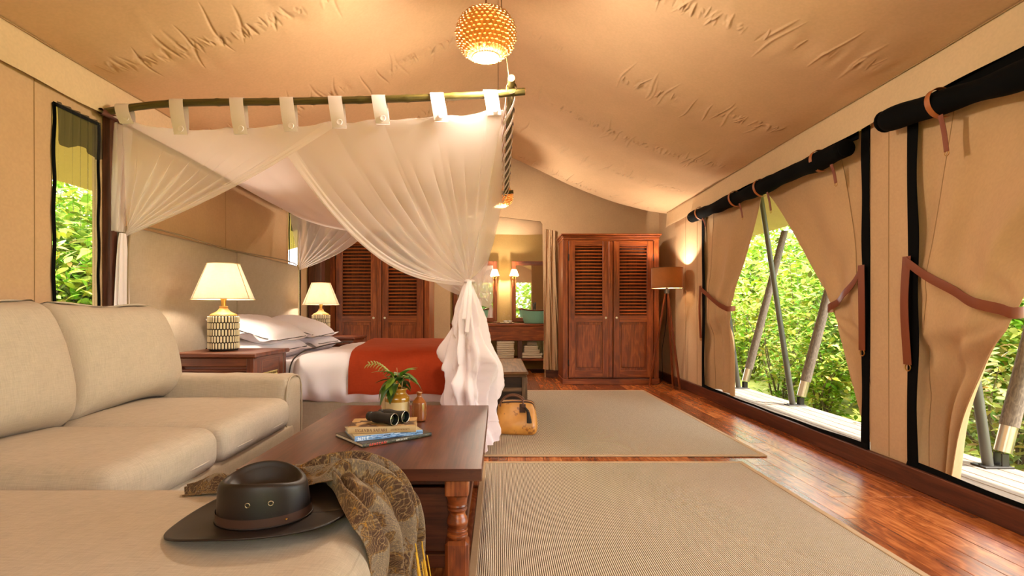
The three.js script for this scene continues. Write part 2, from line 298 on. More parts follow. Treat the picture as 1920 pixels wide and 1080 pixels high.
// baseboards
const skirt = (name, a, b, h = 0.115, t = 0.035) => { const L = Math.hypot(b[0] - a[0], b[1] - a[1]), g = B(L, h, t, 0, h / 2, 0, 0.004); g.rotateY(-Math.atan2(b[1] - a[1], b[0] - a[0])); g.translate((a[0] + b[0]) / 2, 0, (a[1] + b[1]) / 2); return struct(name, g, WOOD(woodRed, 0.45)); };
skirt('baseboard_right', [WX(-1.5) - 0.02, 1.5], [WX(8.25) - 0.02, -8.25]);
skirt('baseboard_left', [-WX(-1.5) + 0.02, 1.5], [-WX(8.25) + 0.02, -8.25]);
skirt('baseboard_back', [0.74, -8.275], [2.44, -8.275], 0.12);
skirt('baseboard_back', [-2.44, -8.275], [-0.77, -8.275], 0.12);
// bathroom beyond
{
  struct('wall_bathroom', B(5.2, 3.2, 0.04, 0, 1.55, -9.82, 0.002), canvasMat(0xd6b070));
  struct('ceiling_bathroom', thick(grid(20, 8, (u, v) => [lerp(-2.6, 2.6, u), lerp(3.05, 2.44, v) - 0.03 * Math.sin(v * 3.1) + 0.006 * Math.sin(u * 40), lerp(-8.34, -9.82, v), u * 5, v * 1.6]), 0.004), M.ceiling);
  // door flap of canvas gathered at the right of the way through
  const flap = solo('door_flap', thick(grid(60, 30, (u, v) => { const w = lerp(0.16, 0.23, smooth(0, 1, v)); return [0.722 + w * u - 0.02 * v * (1 - u), lerp(2.3, 0.13, v) - 0.02 * u, -8.255 + 0.022 * Math.sin(u * 14 + v * 4) + 0.01 * Math.sin(u * 31 - v * 7), u * 0.5, v * 2.2]; }), 0.003), M.wall, 'pale canvas door flap hanging in folds beside the bathroom opening', 'door flap');
}
// dark wooden corner post beside the bed head, and the slim post that carries the bamboo frame
solo('corner_post', [B(0.17, 2.3, 0.16, -2.375, 1.15, -6.98, 0.01)], M.post, 'broad dark wooden post in the far left corner beside the louvred wardrobe', 'post');

// ---------------------------------------------------------------- left windows: black insect mesh
const screenMesh = mat(0x060607, 0.9, { transparent: true, opacity: 0.36 }), screenDark = mat(0x070708, 0.9, { transparent: true, opacity: 0.8 });
function leftWindow(n, d0, d1, lo, hi) {
  const w = new THREE.Group(); w.name = 'window_' + n; w.userData.kind = 'structure'; scene.add(w);
  const x = (d) => -WX(d) + 0.004;
  mesh('insect_screen', grid(60, 10, (u, v) => { const d = lerp(d0, d1, u); return [x(d) + 0.006 * Math.sin(u * 37) + 0.004 * Math.sin(u * 71 + v * 3), lerp(hi, lo, v), -d]; }), screenMesh, w);
  mesh('screen_flap', grid(60, 10, (u, v) => { const d = lerp(d0, d1, u); return [x(d) + 0.02 + 0.008 * Math.sin(u * 31 + v * 2), lerp(hi + 0.01, hi - 0.2 - 0.02 * Math.sin(u * 9), v), -d]; }), screenDark, w);
  for (const d of [d0, d1]) mesh('zip_tape', thick(grid(2, 40, (u, v) => [x(d) + 0.003, lerp(hi, lo, v), -(d + (u - 0.5) * 0.022 + 0.004 * Math.sin(v * 30))]), 0.003), M.black, w);
  mesh('zip_tape', B(0.006, 0.02, d1 - d0, x(d0), hi, -(d0 + d1) / 2, 0.001), M.black, w);
}
leftWindow(1, 2.868, 3.197, 0.55, 2.13);
leftWindow(2, 6.27, 6.65, 0.55, 2.19);

// ---------------------------------------------------------------- right windows: zips, rolled screens, tied curtains
function rightWindow(n, d0, d1) {
  const w = new THREE.Group(); w.name = 'window_' + n; w.userData.kind = 'structure'; scene.add(w);
  for (const [d, s] of [[d0, 1], [d1, -1]]) mesh('zip_tape', thick(grid(3, 60, (u, v) => { const e = d + s * (u * 0.075 + 0.006 * Math.sin(v * 21) * u); return [WX(e) - 0.006 - 0.004 * Math.sin(v * 9), lerp(2.27, 0.085, v), -e]; }), 0.004), M.black, w);
  mesh('zip_tape', thick(grid(60, 2, (u, v) => { const d = lerp(d0, d1, u), sag = 0.02 * Math.sin(u * 3.14); return [WX(d) - 0.01 - 0.02 * v + 0.006 * Math.sin(d * 9), lerp(0.15 - sag, 0.085 - 0.4 * sag, v), -d]; }), 0.004), M.black, w);
  return w;
}
rightWindow(3, 3.45, 6.43);
rightWindow(4, 0.35, 3.115);
function rolledScreen(label, a, b, straps, r = 0.062, sag = 0.012) {         // a, b: [d, h] of the ends
  const t = thing('rolled_screen', label, 'rolled screen', 'black screens rolled up over the windows');
  const P = (k) => { const d = lerp(a[0], b[0], k), wob = 0.005 * Math.sin(k * 19) + 0.003 * Math.sin(k * 41); return [WX(d) - 0.085, -0.012 + lerp(a[1], b[1], k) + wob * 0.6 - sag * Math.sin(k * 3.14), -d]; };
  const pts = Array.from({ length: 25 }, (_, i) => P(i / 24)), rad = (k) => r * (1 + 0.09 * Math.sin(k * 23) + 0.06 * Math.sin(k * 51)) * (k < 0.002 || k > 0.998 ? 0.6 : 1);
  const caps = [0, 1].map((k) => { const p = P(k), g = new THREE.SphereGeometry(rad(k ? 0.99 : 0.01), 16, 10); g.scale(1, 1, 0.35); return g.translate(...p); });
  mesh('roll', [tube(pts, rad, 18, 96), ...caps], M.black, t);
  mesh('flap', thick(grid(40, 3, (u, v) => { const p = P(u); const k = v < 0.67 ? 0 : 1; return [k ? p[0] + 0.03 : WX(-p[2]) - 0.004, v < 0.34 ? 2.36 : k ? p[1] + 0.045 : Math.min(2.21, p[1] + 0.06), p[2]]; }), 0.003), M.black, t);
  for (const [k, len, far] of straps) {
    const p = P(k), q = r + 0.008;
    mesh('strap', thick(grid(2, 24, (u, v) => { const an = lerp(2.3, -1.9, v) + Math.PI * 0, w = (u - 0.5) * 0.034; return [p[0] - Math.cos(an - 0.2) * q * (1), p[1] + Math.sin(an) * q * 1.05, p[2] + w - 0.01 * v, w, v * 0.3]; }), 0.003), M.strapLight, t);
    if (!len) continue;
    const s = mesh('strap_tail', ribbon([[p[0] - 0.02, p[1] - q, p[2] + far], [p[0] + 0.0, p[1] - q - len * 0.5, p[2] + far], [p[0] + 0.012, p[1] - q - len, p[2] + far]], 0.03, [0, 0, 1]), M.strap, t);
    const ring = new THREE.TorusGeometry(0.013, 0.002, 6, 16); ring.rotateY(Math.PI / 2); mesh('ring', moved(ring, p[0] + 0.012, p[1] - q - len - 0.01, p[2] + far), M.brass, s);
  }
}
rolledScreen('long black screen rolled up above the far window of two tied curtains', [6.55, 2.19], [3.56, 2.115], [[0.1, 0.1, 0.1], [0.42, 0.14, 0.12], [0.6, 0.16, 0.14], [0.9, 0.13, 0.16]]);
rolledScreen('black rolled screen with one leather strap above the near window', [3.2, 2.16], [0.2, 2.0], [[0.14, 0.19, 0.02], [0.5, 0.2, 0.02]], 0.062, 0.07);

function curtain(label, o) {
  const t = thing('curtain', label, 'curtain', 'canvas curtains of the right windows');
  const W = o.top - o.fix, edge = o.edge;                       // edge(h): depth of the free edge
  const P = (u, h) => {
    const v = (o.hTop - h) / (o.hTop - o.hBot), e = edge(h), span = e - o.fix, r = clamp(Math.abs(span / W), 0.05, 1), slack = Math.sqrt(1 - r * r);
    const tied = Math.exp(-Math.pow((h - o.hTie) / 0.3, 2));
    const ph = u * 6.283 * o.folds + 2.2 * v + 1.5 * fbm(u * 3, v * 3, 1e6, 1e6, 15, 2), a = 0.035 * slack * (1 - 0.45 * tied) * smooth(0, 0.2, u);
    const d = o.fix + span * (u + 0.02 * slack * Math.sin(ph * 1.3 + 1) * u * (1 - u) * 4);
    const bag = o.bag * smooth(o.hTie - 0.02, o.hTie - 0.35, h) * Math.sin(Math.min(1, u * 1.02) * 3.0) * slack;
    const rays = 0.012 * slack * Math.sin(Math.atan2(h - o.hTie, 0.04 + Math.abs(d - e)) * 11 + 1) * smooth(0.02, 0.15, Math.abs(h - o.hTie)) * smooth(0.9, 0.2, Math.abs(h - o.hTie));
    return [WX(d) + 0.015 + a * (1 + Math.sin(ph)) + rays + bag + 0.06 * slack * Math.pow(u, 3) + (o.curl ?? 0) * Math.pow(u, 6), h, -d];
  };
  const sheet = grid(90, 110, (u, v) => { const h = lerp(o.hTop, o.hBot, v), p = P(u, h); return [p[0], h + 0.02 * (fbm(u * 3, v * 4, 1e6, 1e6, 5, 2) - 0.5), p[2], u * 1.4, v * 2.1]; });
  mesh('cloth', thick(sheet, 0.002), M.curtain, t);
  const [dz, hz] = o.anchor, ends = [[WX(dz) - 0.03, hz, -dz]], sg = Math.sign(edge(o.hTie) - o.fix);
  for (const u of [0.25, 0.5, 0.75, 0.92, 1]) { const h = lerp(hz, o.hTie, u) - 0.03 * Math.sin(u * 3.14), p = P(u, h); ends.push([Math.min(p[0] - (u < 1 ? 0.03 : 0.014), P(Math.max(0, u - 0.08), h + 0.05)[0] - 0.02, P(Math.min(1, u + 0.08), h - 0.04)[0] - 0.02), h, p[2]]); }
  { const p = P(1, o.hTie); ends.push([p[0] + 0.02, o.hTie + 0.004, p[2] - sg * 0.012], [p[0] + 0.06, o.hTie + 0.006, p[2] + sg * 0.02]); }
  mesh('tie_strap', ribbon(ends, 0.055, [0, 1, 0.0]), M.strap, t);
  const tail = mesh('strap_tail', ribbon([[WX(dz) - 0.025, hz + 0.03, -dz], [WX(dz) - 0.03, hz - 0.25, -dz - 0.012 * o.lean], [WX(dz) - 0.02, hz - o.tail, -dz]], 0.06, [0, 0, 1], 0.004), M.strap, t);
  const ring = new THREE.TorusGeometry(0.02, 0.0035, 6, 18); ring.rotateY(Math.PI / 2); mesh('ring', moved(ring, WX(dz) - 0.02, hz - o.tail - 0.016, -dz), M.brass, tail);
  for (const u of o.seams) { const line = Array.from({ length: 24 }, (_, i) => { const v = i / 23, k = Math.round(v * 110) * 91 + Math.round(u * 90), p = sheet.attributes.position, n = sheet.attributes.normal, q = n.getX(k) > 0 ? -1 : 1; return [p.getX(k) + q * n.getX(k) * 0.003, p.getY(k), p.getZ(k) + q * n.getZ(k) * 0.003]; }); mesh('seam', tube(line, 0.0022, 5, 60), canvasSeam, t); }
}
curtain('farthest canvas curtain on the right wall, tied back with a thin leather strap', { fix: 6.45, top: 4.98, hTop: 2.24, hBot: 0.1, hTie: 1.045, folds: 2.5, bag: 0.1, edge: curve([[0.1, 5.78], [0.5, 5.75], [1.045, 5.8], [1.5, 5.42], [2.1, 4.98]]), anchor: [6.44, 1.3], tail: 0.6, lean: 1, seams: [0.22] });
curtain('middle canvas curtain on the right wall, its leather strap rising to the right', { fix: 3.43, top: 4.85, hTop: 2.22, hBot: 0.14, hTie: 1.03, folds: 1.5, bag: 0.05, edge: curve([[0.14, 3.62], [0.5, 3.78], [1.03, 3.98], [1.55, 4.38], [2.08, 4.85]]), anchor: [3.5, 1.285], tail: 0.53, lean: -1, seams: [0.24] });
curtain('largest canvas curtain at the right edge, its broad leather strap falling rightward', { fix: 3.13, top: 1.5, hTop: 2.22, hBot: 0.06, hTie: 1.0, folds: 2.2, bag: 0.12, curl: 0.03, edge: curve([[0.06, 2.97], [0.4, 2.9], [0.7, 2.76], [1.0, 2.575], [1.35, 2.38], [1.7, 2.0], [2.2, 1.45]]), anchor: [3.1, 1.3], tail: 0.6, lean: 1, seams: [0.2] });
// ---------------------------------------------------------------- outside: decks, struts, shrubs, ground
const ground = struct('ground', grid(60, 60, (u, v) => { const x = lerp(-45, 45, u), z = lerp(30, -50, v); return [x, -0.42 + 0.12 * (fbm(u * 12, v * 12, 1e6, 1e6, 7) - 0.5) + Math.max(0, Math.abs(x) - 9) * 0.06, z, x, z]; }), mat(0xffffff, 1, { map: texture(512, 512, (u, v) => { const a = fbm(u * 8, v * 8, 8, 8, 51, 5), b = vnoise(u * 90, v * 90, 90, 90, 5); return [0.36 + 0.3 * a + 0.1 * b, 0.4 + 0.26 * a + 0.1 * b, 0.16 + 0.14 * a]; }, true, 0.3, 0.3) }));
function deck(name, x0, rows, zs) {
  const d = struct(name, B(rows * 0.128 + 0.02, 0.1, zs[0] - zs[zs.length - 1], x0 + rows * 0.064, -0.145, (zs[0] + zs[zs.length - 1]) / 2, 0.004, 2), M.deck);
  for (let r = 0; r < rows; r++) for (let i = 0; i < zs.length - 1; i++) { const a = zs[i] - (r % 2) * 0.9 * (i > 0), b = zs[i + 1] - (r % 2) * 0.9 * (i < zs.length - 2); mesh('board', B(0.12, 0.035, a - b - 0.006, x0 + 0.064 + r * 0.128, -0.0775 + 0.0, (a + b) / 2, 0.004, 2), M.deck, d); }
}
deck('deck', 2.5, 8, [1.6, -1.2, -4.2, -7.0, -9.6]);
const poleM = mat(0x5d5a54, 0.5, { metalness: 0.5 }), strutM = mat(0xffffff, 0.85, { map: wood({ dark: [76, 62, 54], mid: [116, 100, 88], light: [150, 132, 118], seed: 61, w: 256, h: 256, ru: 2, rv: 4 }) });
function strut(d, label, label2, top, wood) {                   // a foot on the deck edge: metal pole up to the eave, log strut out to the flysheet
  const x = 3.38, p = thing('steel_pole', label, 'pole', 'steel poles on the right deck', x, -0.06, -d);
  mesh('pole', rod([0, 0.01, 0], [top[0] - x, top[1] + 0.06, d - top[2]], 0.032, 0.026), poleM, p);
  mesh('base_plate', [B(0.2, 0.012, 0.12, 0.03, 0.006, 0, 0.002), ...[-1, 1].map((k) => moved(new THREE.CylinderGeometry(0.009, 0.009, 0.018, 6), 0.03 + k * 0.085, 0.014, 0))], M.iron, p);
  for (const z of [0.03, -0.03]) mesh('bracket', B(0.05, 0.09, 0.012, 0.09, 0.05, z, 0.003), M.iron, p);
  const s = thing('log_strut', label2, 'strut', 'log struts on the right deck', x + 0.09, 0, -d), w = V(wood[0] - x - 0.09, wood[1], d - wood[2]), at = (k) => w.clone().multiplyScalar(k).toArray();
  mesh('log', rod(at(0.1), at(1), 0.055, 0.045, 14), strutM, s);
  mesh('metal_foot', [rod(at(0.02), at(0.11), 0.05, 0.05, 14)], mat(0xc8b9a4, 0.3, { metalness: 0.9 }), s);
}
strut(7.5, 'thin steel pole at the far end of the right deck', 'thick log strut leaning right, seen left of the tall steel pole', [3.08, 2.3, 7.5], [4.03, 2.15, 7.5]);
strut(6.12, 'tall steel pole in the middle of the far window opening', 'log strut half hidden behind the near curtain of the far window', [3.0, 2.45, 6.12], [4.03, 2.15, 6.12]);
strut(3.68, 'steel pole on a bolted plate at the right edge of the picture', 'dark log strut with a bright metal foot at the right edge', [3.02, 2.45, 3.68], [4.03, 2.2, 3.68]);
strut(1.2, 'steel pole on the near deck beyond the largest curtain', 'log strut on the near deck beyond the largest curtain', [3.02, 2.45, 1.2], [4.03, 2.2, 1.2]);
solo('steel_pole', rod([-3.62, -0.42, -4.95], [-3.3, 2.4, -5.3], 0.05, 0.045), mat(0x8f938c, 0.7), 'grey pole outside the narrow left window', 'pole');

// shrubs: leaves as one foliage part each, on stems of their own
const leafG = (() => { const g = grid(2, 4, (u, v) => { const w = Math.sin(Math.pow(v, 0.8) * 3.14) * 0.5; return [(u - 0.5) * w, 0.12 * Math.abs(u - 0.5) * w - 0.18 * v * v, v]; }); return flat(g); })();
const leafMat = mat(0xffffff, 0.55, { transmission: 0.35, specularIntensity: 0.15 });
function shrub(label, category, group, x, z, rad, height, n, size, hues, seed, y0 = -0.4) {
  const R = rng(seed), t = thing(category === 'tree' ? 'tree' : 'shrub', label, category, group, x, y0, z), stems = [], tips = [];
  const branches = Math.max(7, Math.round(rad * 12));
  for (let i = 0; i < branches; i++) {
    const a = R() * 6.283, r = rad * Math.sqrt(R()), h = height * (0.45 + 0.55 * R()), p = [[0.15 * r * Math.cos(a), 0, 0.15 * r * Math.sin(a)], [0.5 * r * Math.cos(a + 0.3), h * 0.5, 0.5 * r * Math.sin(a + 0.3)], [r * Math.cos(a), h, r * Math.sin(a)]];
    stems.push(tube(p, (k) => 0.014 * (1.2 - k), 5, 8)); tips.push(p.map((q) => V(...q)));
  }
  mesh('stem', stems, strutM, t);
  const im = new THREE.InstancedMesh(leafG, leafMat, n), q = new THREE.Quaternion(), e = new THREE.Euler(), m = new THREE.Matrix4(), c = new THREE.Color();
  for (let i = 0; i < n; i++) {
    const b = tips[Math.floor(R() * tips.length)], k = Math.pow(R(), 0.7), p = k < 0.5 ? b[0].clone().lerp(b[1], k * 2) : b[1].clone().lerp(b[2], k * 2 - 1), sp = 0.16 + 0.3 * rad * (0.4 + 0.6 * R());
    p.x += (R() - 0.5) * sp * 1.6; p.y += (R() - 0.5) * sp * 1.3; p.z += (R() - 0.5) * sp * 1.6; p.y = Math.max(0.03, p.y);
    e.set(-0.9 + R() * 1.5, R() * 6.283, (R() - 0.5) * 1.2, 'YXZ'); q.setFromEuler(e);
    const s = size * (0.55 + 0.9 * R()); m.compose(p, q, V(s * 0.8, s, s)); im.setMatrixAt(i, m);
    const hc = hues[Math.floor(R() * hues.length)]; c.setRGB(hc[0] * (0.7 + 0.6 * R()), hc[1] * (0.7 + 0.5 * R()), hc[2] * (0.6 + 0.8 * R())); im.setColorAt(i, c);
  }
  im.name = 'foliage'; im.userData.kind = 'stuff'; im.castShadow = im.receiveShadow = true; t.add(im);
}
const LIGHT = [[0.44, 0.55, 0.07], [0.3, 0.46, 0.05], [0.58, 0.63, 0.15], [0.2, 0.36, 0.035]], MID = [[0.2, 0.32, 0.05], [0.3, 0.42, 0.08], [0.13, 0.23, 0.035]], DRY = [[0.5, 0.46, 0.2], [0.38, 0.42, 0.12], [0.3, 0.36, 0.08]];
// beyond the right deck
[[4.5, -3.3, 0.75, 1.1, 1500, DRY], [4.55, -4.7, 0.8, 1.35, 1700, DRY], [4.55, -6.1, 0.75, 1.3, 1700, LIGHT], [4.5, -7.4, 0.75, 1.5, 1700, LIGHT], [4.7, -8.9, 0.9, 1.8, 2000, LIGHT],
  [5.7, -4.0, 1.1, 2.5, 3200, LIGHT], [5.9, -5.9, 1.2, 2.9, 3800, LIGHT], [5.8, -7.8, 1.2, 2.7, 3800, MID], [6.0, -9.9, 1.3, 3.0, 3800, LIGHT], [5.4, -11.6, 1.3, 2.7, 3200, LIGHT],
  [7.7, -6.2, 1.5, 3.8, 4200, MID], [7.9, -8.8, 1.6, 4.4, 4800, LIGHT], [7.6, -11.4, 1.6, 4.0, 4800, LIGHT], [8.4, -14.2, 1.9, 4.6, 4800, MID], [6.2, -14.6, 1.7, 3.6, 4400, LIGHT], [10.6, -10.8, 2.1, 5.2, 4800, LIGHT], [11.5, -16, 2.6, 6, 4800, MID], [10.2, -7.4, 2.2, 5.0, 4800, LIGHT], [13.5, -12.5, 2.8, 6.5, 4800, LIGHT], [9.2, -18.5, 2.6, 6, 4800, LIGHT], [13, -20, 3, 7, 4800, MID]]
  .forEach(([x, z, r, h, n, hue], i) => shrub(i < 5 ? ['low dry shrub just beyond the near end of the right deck', 'low dry yellowish shrub beyond the deck behind the near curtain', 'low light green shrub at the deck edge by the tall steel pole', 'low light green shrub at the deck edge by the thin far pole', 'low green shrub past the far end of the right deck'][i] : i < 10 ? `${['nearest', 'second', 'third', 'fourth', 'farthest'][i - 5]} of the head-high shrubs in the thicket along the right deck` : `tall bush in the back of the right-hand thicket, ${['first', 'second', 'third', 'fourth', 'fifth', 'sixth', 'seventh', 'eighth', 'ninth', 'tenth', 'eleventh'][i - 10]} planted`, i < 10 ? 'shrub' : 'tree', i < 5 ? null : i < 10 ? 'middle shrubs of the thicket right of the tent' : 'tall bushes at the back of the thicket right of the tent', x, z, r, h, n, i < 5 ? 0.1 : i < 10 ? 0.14 : 0.24, hue, 100 + i));
// beyond the left windows
[[-7.5, -7.5, 1.5, 3.4, 3600, LIGHT], [-8.2, -9.6, 1.7, 3.8, 3800, MID], [-6.5, -9.4, 1.1, 2.2, 2600, LIGHT], [-9.8, -11.5, 2, 4.4, 4000, LIGHT], [-11.5, -10.5, 2.4, 5.5, 4600, LIGHT], [-12.5, -14, 2.8, 7, 4600, MID], [-10.3, -12.8, 2.6, 7.5, 6000, LIGHT], [-7.3, -9.1, 1.3, 4, 4000, LIGHT]].forEach(([x, z, r, h, n, hue], i) => shrub(['nearest green bush seen through the narrow left window', 'tall green bush at the right of the narrow left window view', 'low green bush seen near the bottom of the narrow left window', 'tall bush at the back of the narrow left window view', 'big bush at the left side of the narrow left window view', 'farthest bush filling the top of the narrow left window view', 'tallest light green bush in the narrow left window view', 'slender light green bush in the middle of the narrow left window view'][i], i % 2 ? 'tree' : 'shrub', 'bushes left of the tent', x, z, r, h, n, 0.22, hue, 300 + i));

// before the entrance, behind the camera: the clearing ends in a thicket
[[-5.5, 9.5, 2.2, 4.6], [-2.2, 10.5, 2, 4.0], [1.0, 9.8, 2.1, 4.4], [4.2, 10.4, 2.2, 4.8], [7.4, 9, 2.2, 4.5], [-1, 14, 2.8, 7], [4, 14.5, 2.8, 7]].forEach(([x, z, r, h], i) => shrub('green shrub in the thicket before the tent entrance', 'shrub', 'thicket before the tent entrance', x, z, r, h, 3200, 0.3, i % 2 ? MID : LIGHT, 500 + i));
// ---------------------------------------------------------------- sofa, daybed, cushions
const ruck = (k, s, f = 7) => (x, y, z) => { const n = fbm(x * f + s, z * f * 0.6 + y * 5, 1e6, 1e6, s, 3) - 0.5; return [n * k * 0.6, n * k, n * k * 0.6]; };
const rim = (w, d, y, r, t) => tube([[-w / 2 + r, y, -d / 2], [w / 2 - r, y, -d / 2], [w / 2, y, -d / 2 + r], [w / 2, y, d / 2 - r], [w / 2 - r, y, d / 2], [-w / 2 + r, y, d / 2], [-w / 2, y, d / 2 - r], [-w / 2, y, -d / 2 + r]], t, 6, 90, true);
{
  const s = thing('sofa', 'long beige linen sofa with two deep seat cushions and a low square arm', 'sofa', null, -1.68, 0, -2.0);
  mesh('base', [soft(1.15, 0.405, 1.36, 0.03, { warp: ruck(0.008, 2) }).translate(0.005, 0.203, -0.215)], M.sofa, s);
  mesh('skirt_seam', rim(1.158, 1.37, 0.335, 0.03, 0.004).translate(0.005, 0, -0.215), M.sofaPiping, s);
  mesh('backrest', soft(0.18, 0.84, 1.48, 0.06, { warp: ruck(0.01, 4) }).translate(-0.53, 0.44, -0.26), M.sofa, s);
  mesh('arm', soft(1.14, 0.665, 0.23, 0.05, { warp: ruck(0.014, 9, 9) }).translate(0.0, 0.333, -0.915), M.sofa, s);
  mesh('arm_piping', moved(rim(0.2, 0.6, 0, 0.04, 0.005), 0.572, 0.34, -0.915, 0, 0, 0).applyMatrix4(new THREE.Matrix4().identity()), M.sofaPiping, s).visible = true;
  for (const [z, d, k] of [[-0.45, 0.72, 1], [0.2, 0.6, 2]]) {
    const c = mesh('seat_cushion', soft(0.98, 0.165, d, 0.06, { puff: 0.022, u: k, warp: ruck(0.014, k * 3, 6) }), M.sofa, s); c.position.set(0.105, 0.476, z); c.rotation.y = k === 1 ? 0.015 : -0.01;
    mesh('piping', tube([[-0.45, -0.03, d / 2 - 0.004], [0.42, -0.03, d / 2 - 0.004], [0.478, -0.03, d / 2 - 0.06], [0.49, -0.03, 0], [0.478, -0.03, -d / 2 + 0.06], [0.42, -0.03, -d / 2 + 0.004]], 0.004, 6, 60), M.sofaPiping, c);
  }
  for (const c of s.children.filter((c) => c.name === 'arm_piping')) { const g = tube([[0, -0.3, -0.09], [0, 0.25, -0.1], [0, 0.31, -0.06], [0, 0.31, 0.06], [0, 0.25, 0.1], [0, -0.3, 0.09]], 0.005, 6, 60); c.geometry = g; c.position.set(0.565, 0.34, -0.915); }
  const cush = (label, z, d, x, ry, rz, h, k) => {
    const t = thing('back_cushion', label, 'cushion', 'loose back cushions of the sofa', x, 0.795, z); t.rotation.set(0, ry, rz);
    mesh('cover', soft(0.24, h, d, 0.07, { puff: 0.0, u: k, warp: (X, Y, Z) => { const a = 1 - Math.pow(2 * Y / h, 2), b = 1 - Math.pow(2 * Z / d, 2), n = fbm(Y * 7 + k * 9, Z * 7, 1e6, 1e6, k, 3) - 0.5, e = 1 - Math.max(0, a) * Math.max(0, b);
      return [Math.sign(X) * 0.05 * Math.max(0, a) * Math.max(0, b) - Math.sign(X) * 0.05 * Math.pow(e, 5) + n * 0.022 + 0.006 * Math.sin(Math.atan2(Y + h / 2, Z - d / 2) * 17) * Math.exp(-6 * Math.hypot(Y + h / 2, Z - d / 2)), 0.03 * Math.sign(Y) * Math.pow(Math.abs(2 * Y / h), 3) * (Math.pow(2 * Z / d, 2) - 0.35) + n * 0.02, 0.012 * n - 0.02 * Math.sign(Z) * Math.max(0, Y / h)]; } }), M.sofa, t);
    mesh('seam', tube([[0.02, -h / 2 + 0.01, -d / 2 + 0.05], [0.02, -h / 2 - 0.004, 0], [0.02, -h / 2 + 0.01, d / 2 - 0.05], [0.02, 0, d / 2 + 0.004], [0.02, h / 2 - 0.02, d / 2 - 0.02], [0.02, h / 2 - 0.008, 0], [0.02, h / 2 - 0.02, -d / 2 + 0.02], [0.02, 0, -d / 2 - 0.004]], 0.006, 6, 90, true), M.sofa, t);
  };
  cush('plump beige back cushion by the sofa arm, farther of the two', -2.52, 0.8, -1.83, 0.03, 0.25, 0.485, 1);
  cush('plump beige back cushion at the left edge, nearer of the two', -1.76, 0.74, -1.77, 0.05, 0.22, 0.49, 2);
}
{
  const t = thing('daybed', 'beige linen daybed in the foreground carrying the hat and shawl', 'daybed', null, -1.24, 0, -1.05);
  mesh('cushion', soft(1.94, 0.24, 0.9, 0.075, { puff: 0.012, seg: [46, 12, 30], u: 3, warp: (x, y, z) => { const n = fbm(x * 3, z * 4, 1e6, 1e6, 3, 3) - 0.5, r = Math.sin(z * 46 + x * 3 + 4 * fbm(x * 2, z * 2, 1e6, 1e6, 8)) * smooth(0.45, 0.95, x) * 0.0025; return [n * 0.012, n * 0.008 + r, n * 0.012]; } }).translate(0, 0.4, 0), M.sofa, t);
  mesh('base', soft(1.88, 0.3, 0.86, 0.03, { warp: ruck(0.008, 5) }).translate(-0.01, 0.15, 0), M.sofa, t);
  mesh('piping', rim(1.94, 0.9, 0.335, 0.06, 0.006), M.sofaPiping, t);
}
// ---------------------------------------------------------------- coffee table
{
  const t = thing('coffee_table', 'dark red-brown wooden coffee table with turned legs in front of the sofa', 'table', null, -0.491, 0, -2.53);
  const top = mesh('tabletop', [B(0.8, 0.012, 1.24, 0, 0.402, 0, 0.002, 2)], M.red, t);
  for (const [x, w] of [[-0.269, 0.33], [0.165, 0.538]]) mesh('board', B(w - 0.001, 0.044, 1.3, x, 0.428, 0, 0.002, 2), M.red, top);
  for (const [s, z] of [[1, 0], [-1, 0]]) { mesh('side_panel', [B(0.018, 0.24, 1.02, s * 0.335, 0.215, z, 0.002, 2)], M.redDull, t); mesh('rail', B(0.03, 0.05, 1.02, s * 0.34, 0.372, z, 0.003, 2), M.red, t); mesh('rail', B(0.03, 0.05, 1.02, s * 0.34, 0.08, z, 0.003, 2), M.red, t); }
  for (const s of [1, -1]) { mesh('end_panel', B(0.62, 0.24, 0.018, 0, 0.225, s * 0.52, 0.002, 0), M.redDull, t); mesh('rail', B(0.62, 0.034, 0.03, 0, 0.381, s * 0.54, 0.003, 0), M.red, t); mesh('rail', B(0.62, 0.05, 0.03, 0, 0.08, s * 0.54, 0.003, 0), M.red, t); }
  mesh('shelf', B(0.66, 0.02, 1.04, 0, 0.065, 0, 0.003, 2), M.red, t);
  const turned = lathe(bulge([[0.03, 0.165], [0.033, 0.172], [0.0385, 0.178], [0.0385, 0.186], [0.033, 0.19], [0.0375, 0.196], [0.0375, 0.203], [0.032, 0.207], [0.035, 0.217], [0.0395, 0.228], [0.0375, 0.24], [0.03, 0.256], [0.028, 0.266], [0.034, 0.272], [0.0365, 0.279], [0.033, 0.284], [0.0365, 0.29], [0.034, 0.297], [0.036, 0.306], [0.04, 0.33]], 4), 28);
  const leg = merge([B(0.086, 0.075, 0.086, 0, 0.368, 0, 0.006, 1), turned, B(0.086, 0.162, 0.086, 0, 0.087, 0, 0.012, 1), B(0.07, 0.02, 0.07, 0, 0.012, 0, 0.005, 1)]);
  for (const x of [-1, 1]) for (const z of [-1, 1]) mesh('leg', leg, M.leg, t).position.set(x * 0.34, 0, z * 0.555);
}
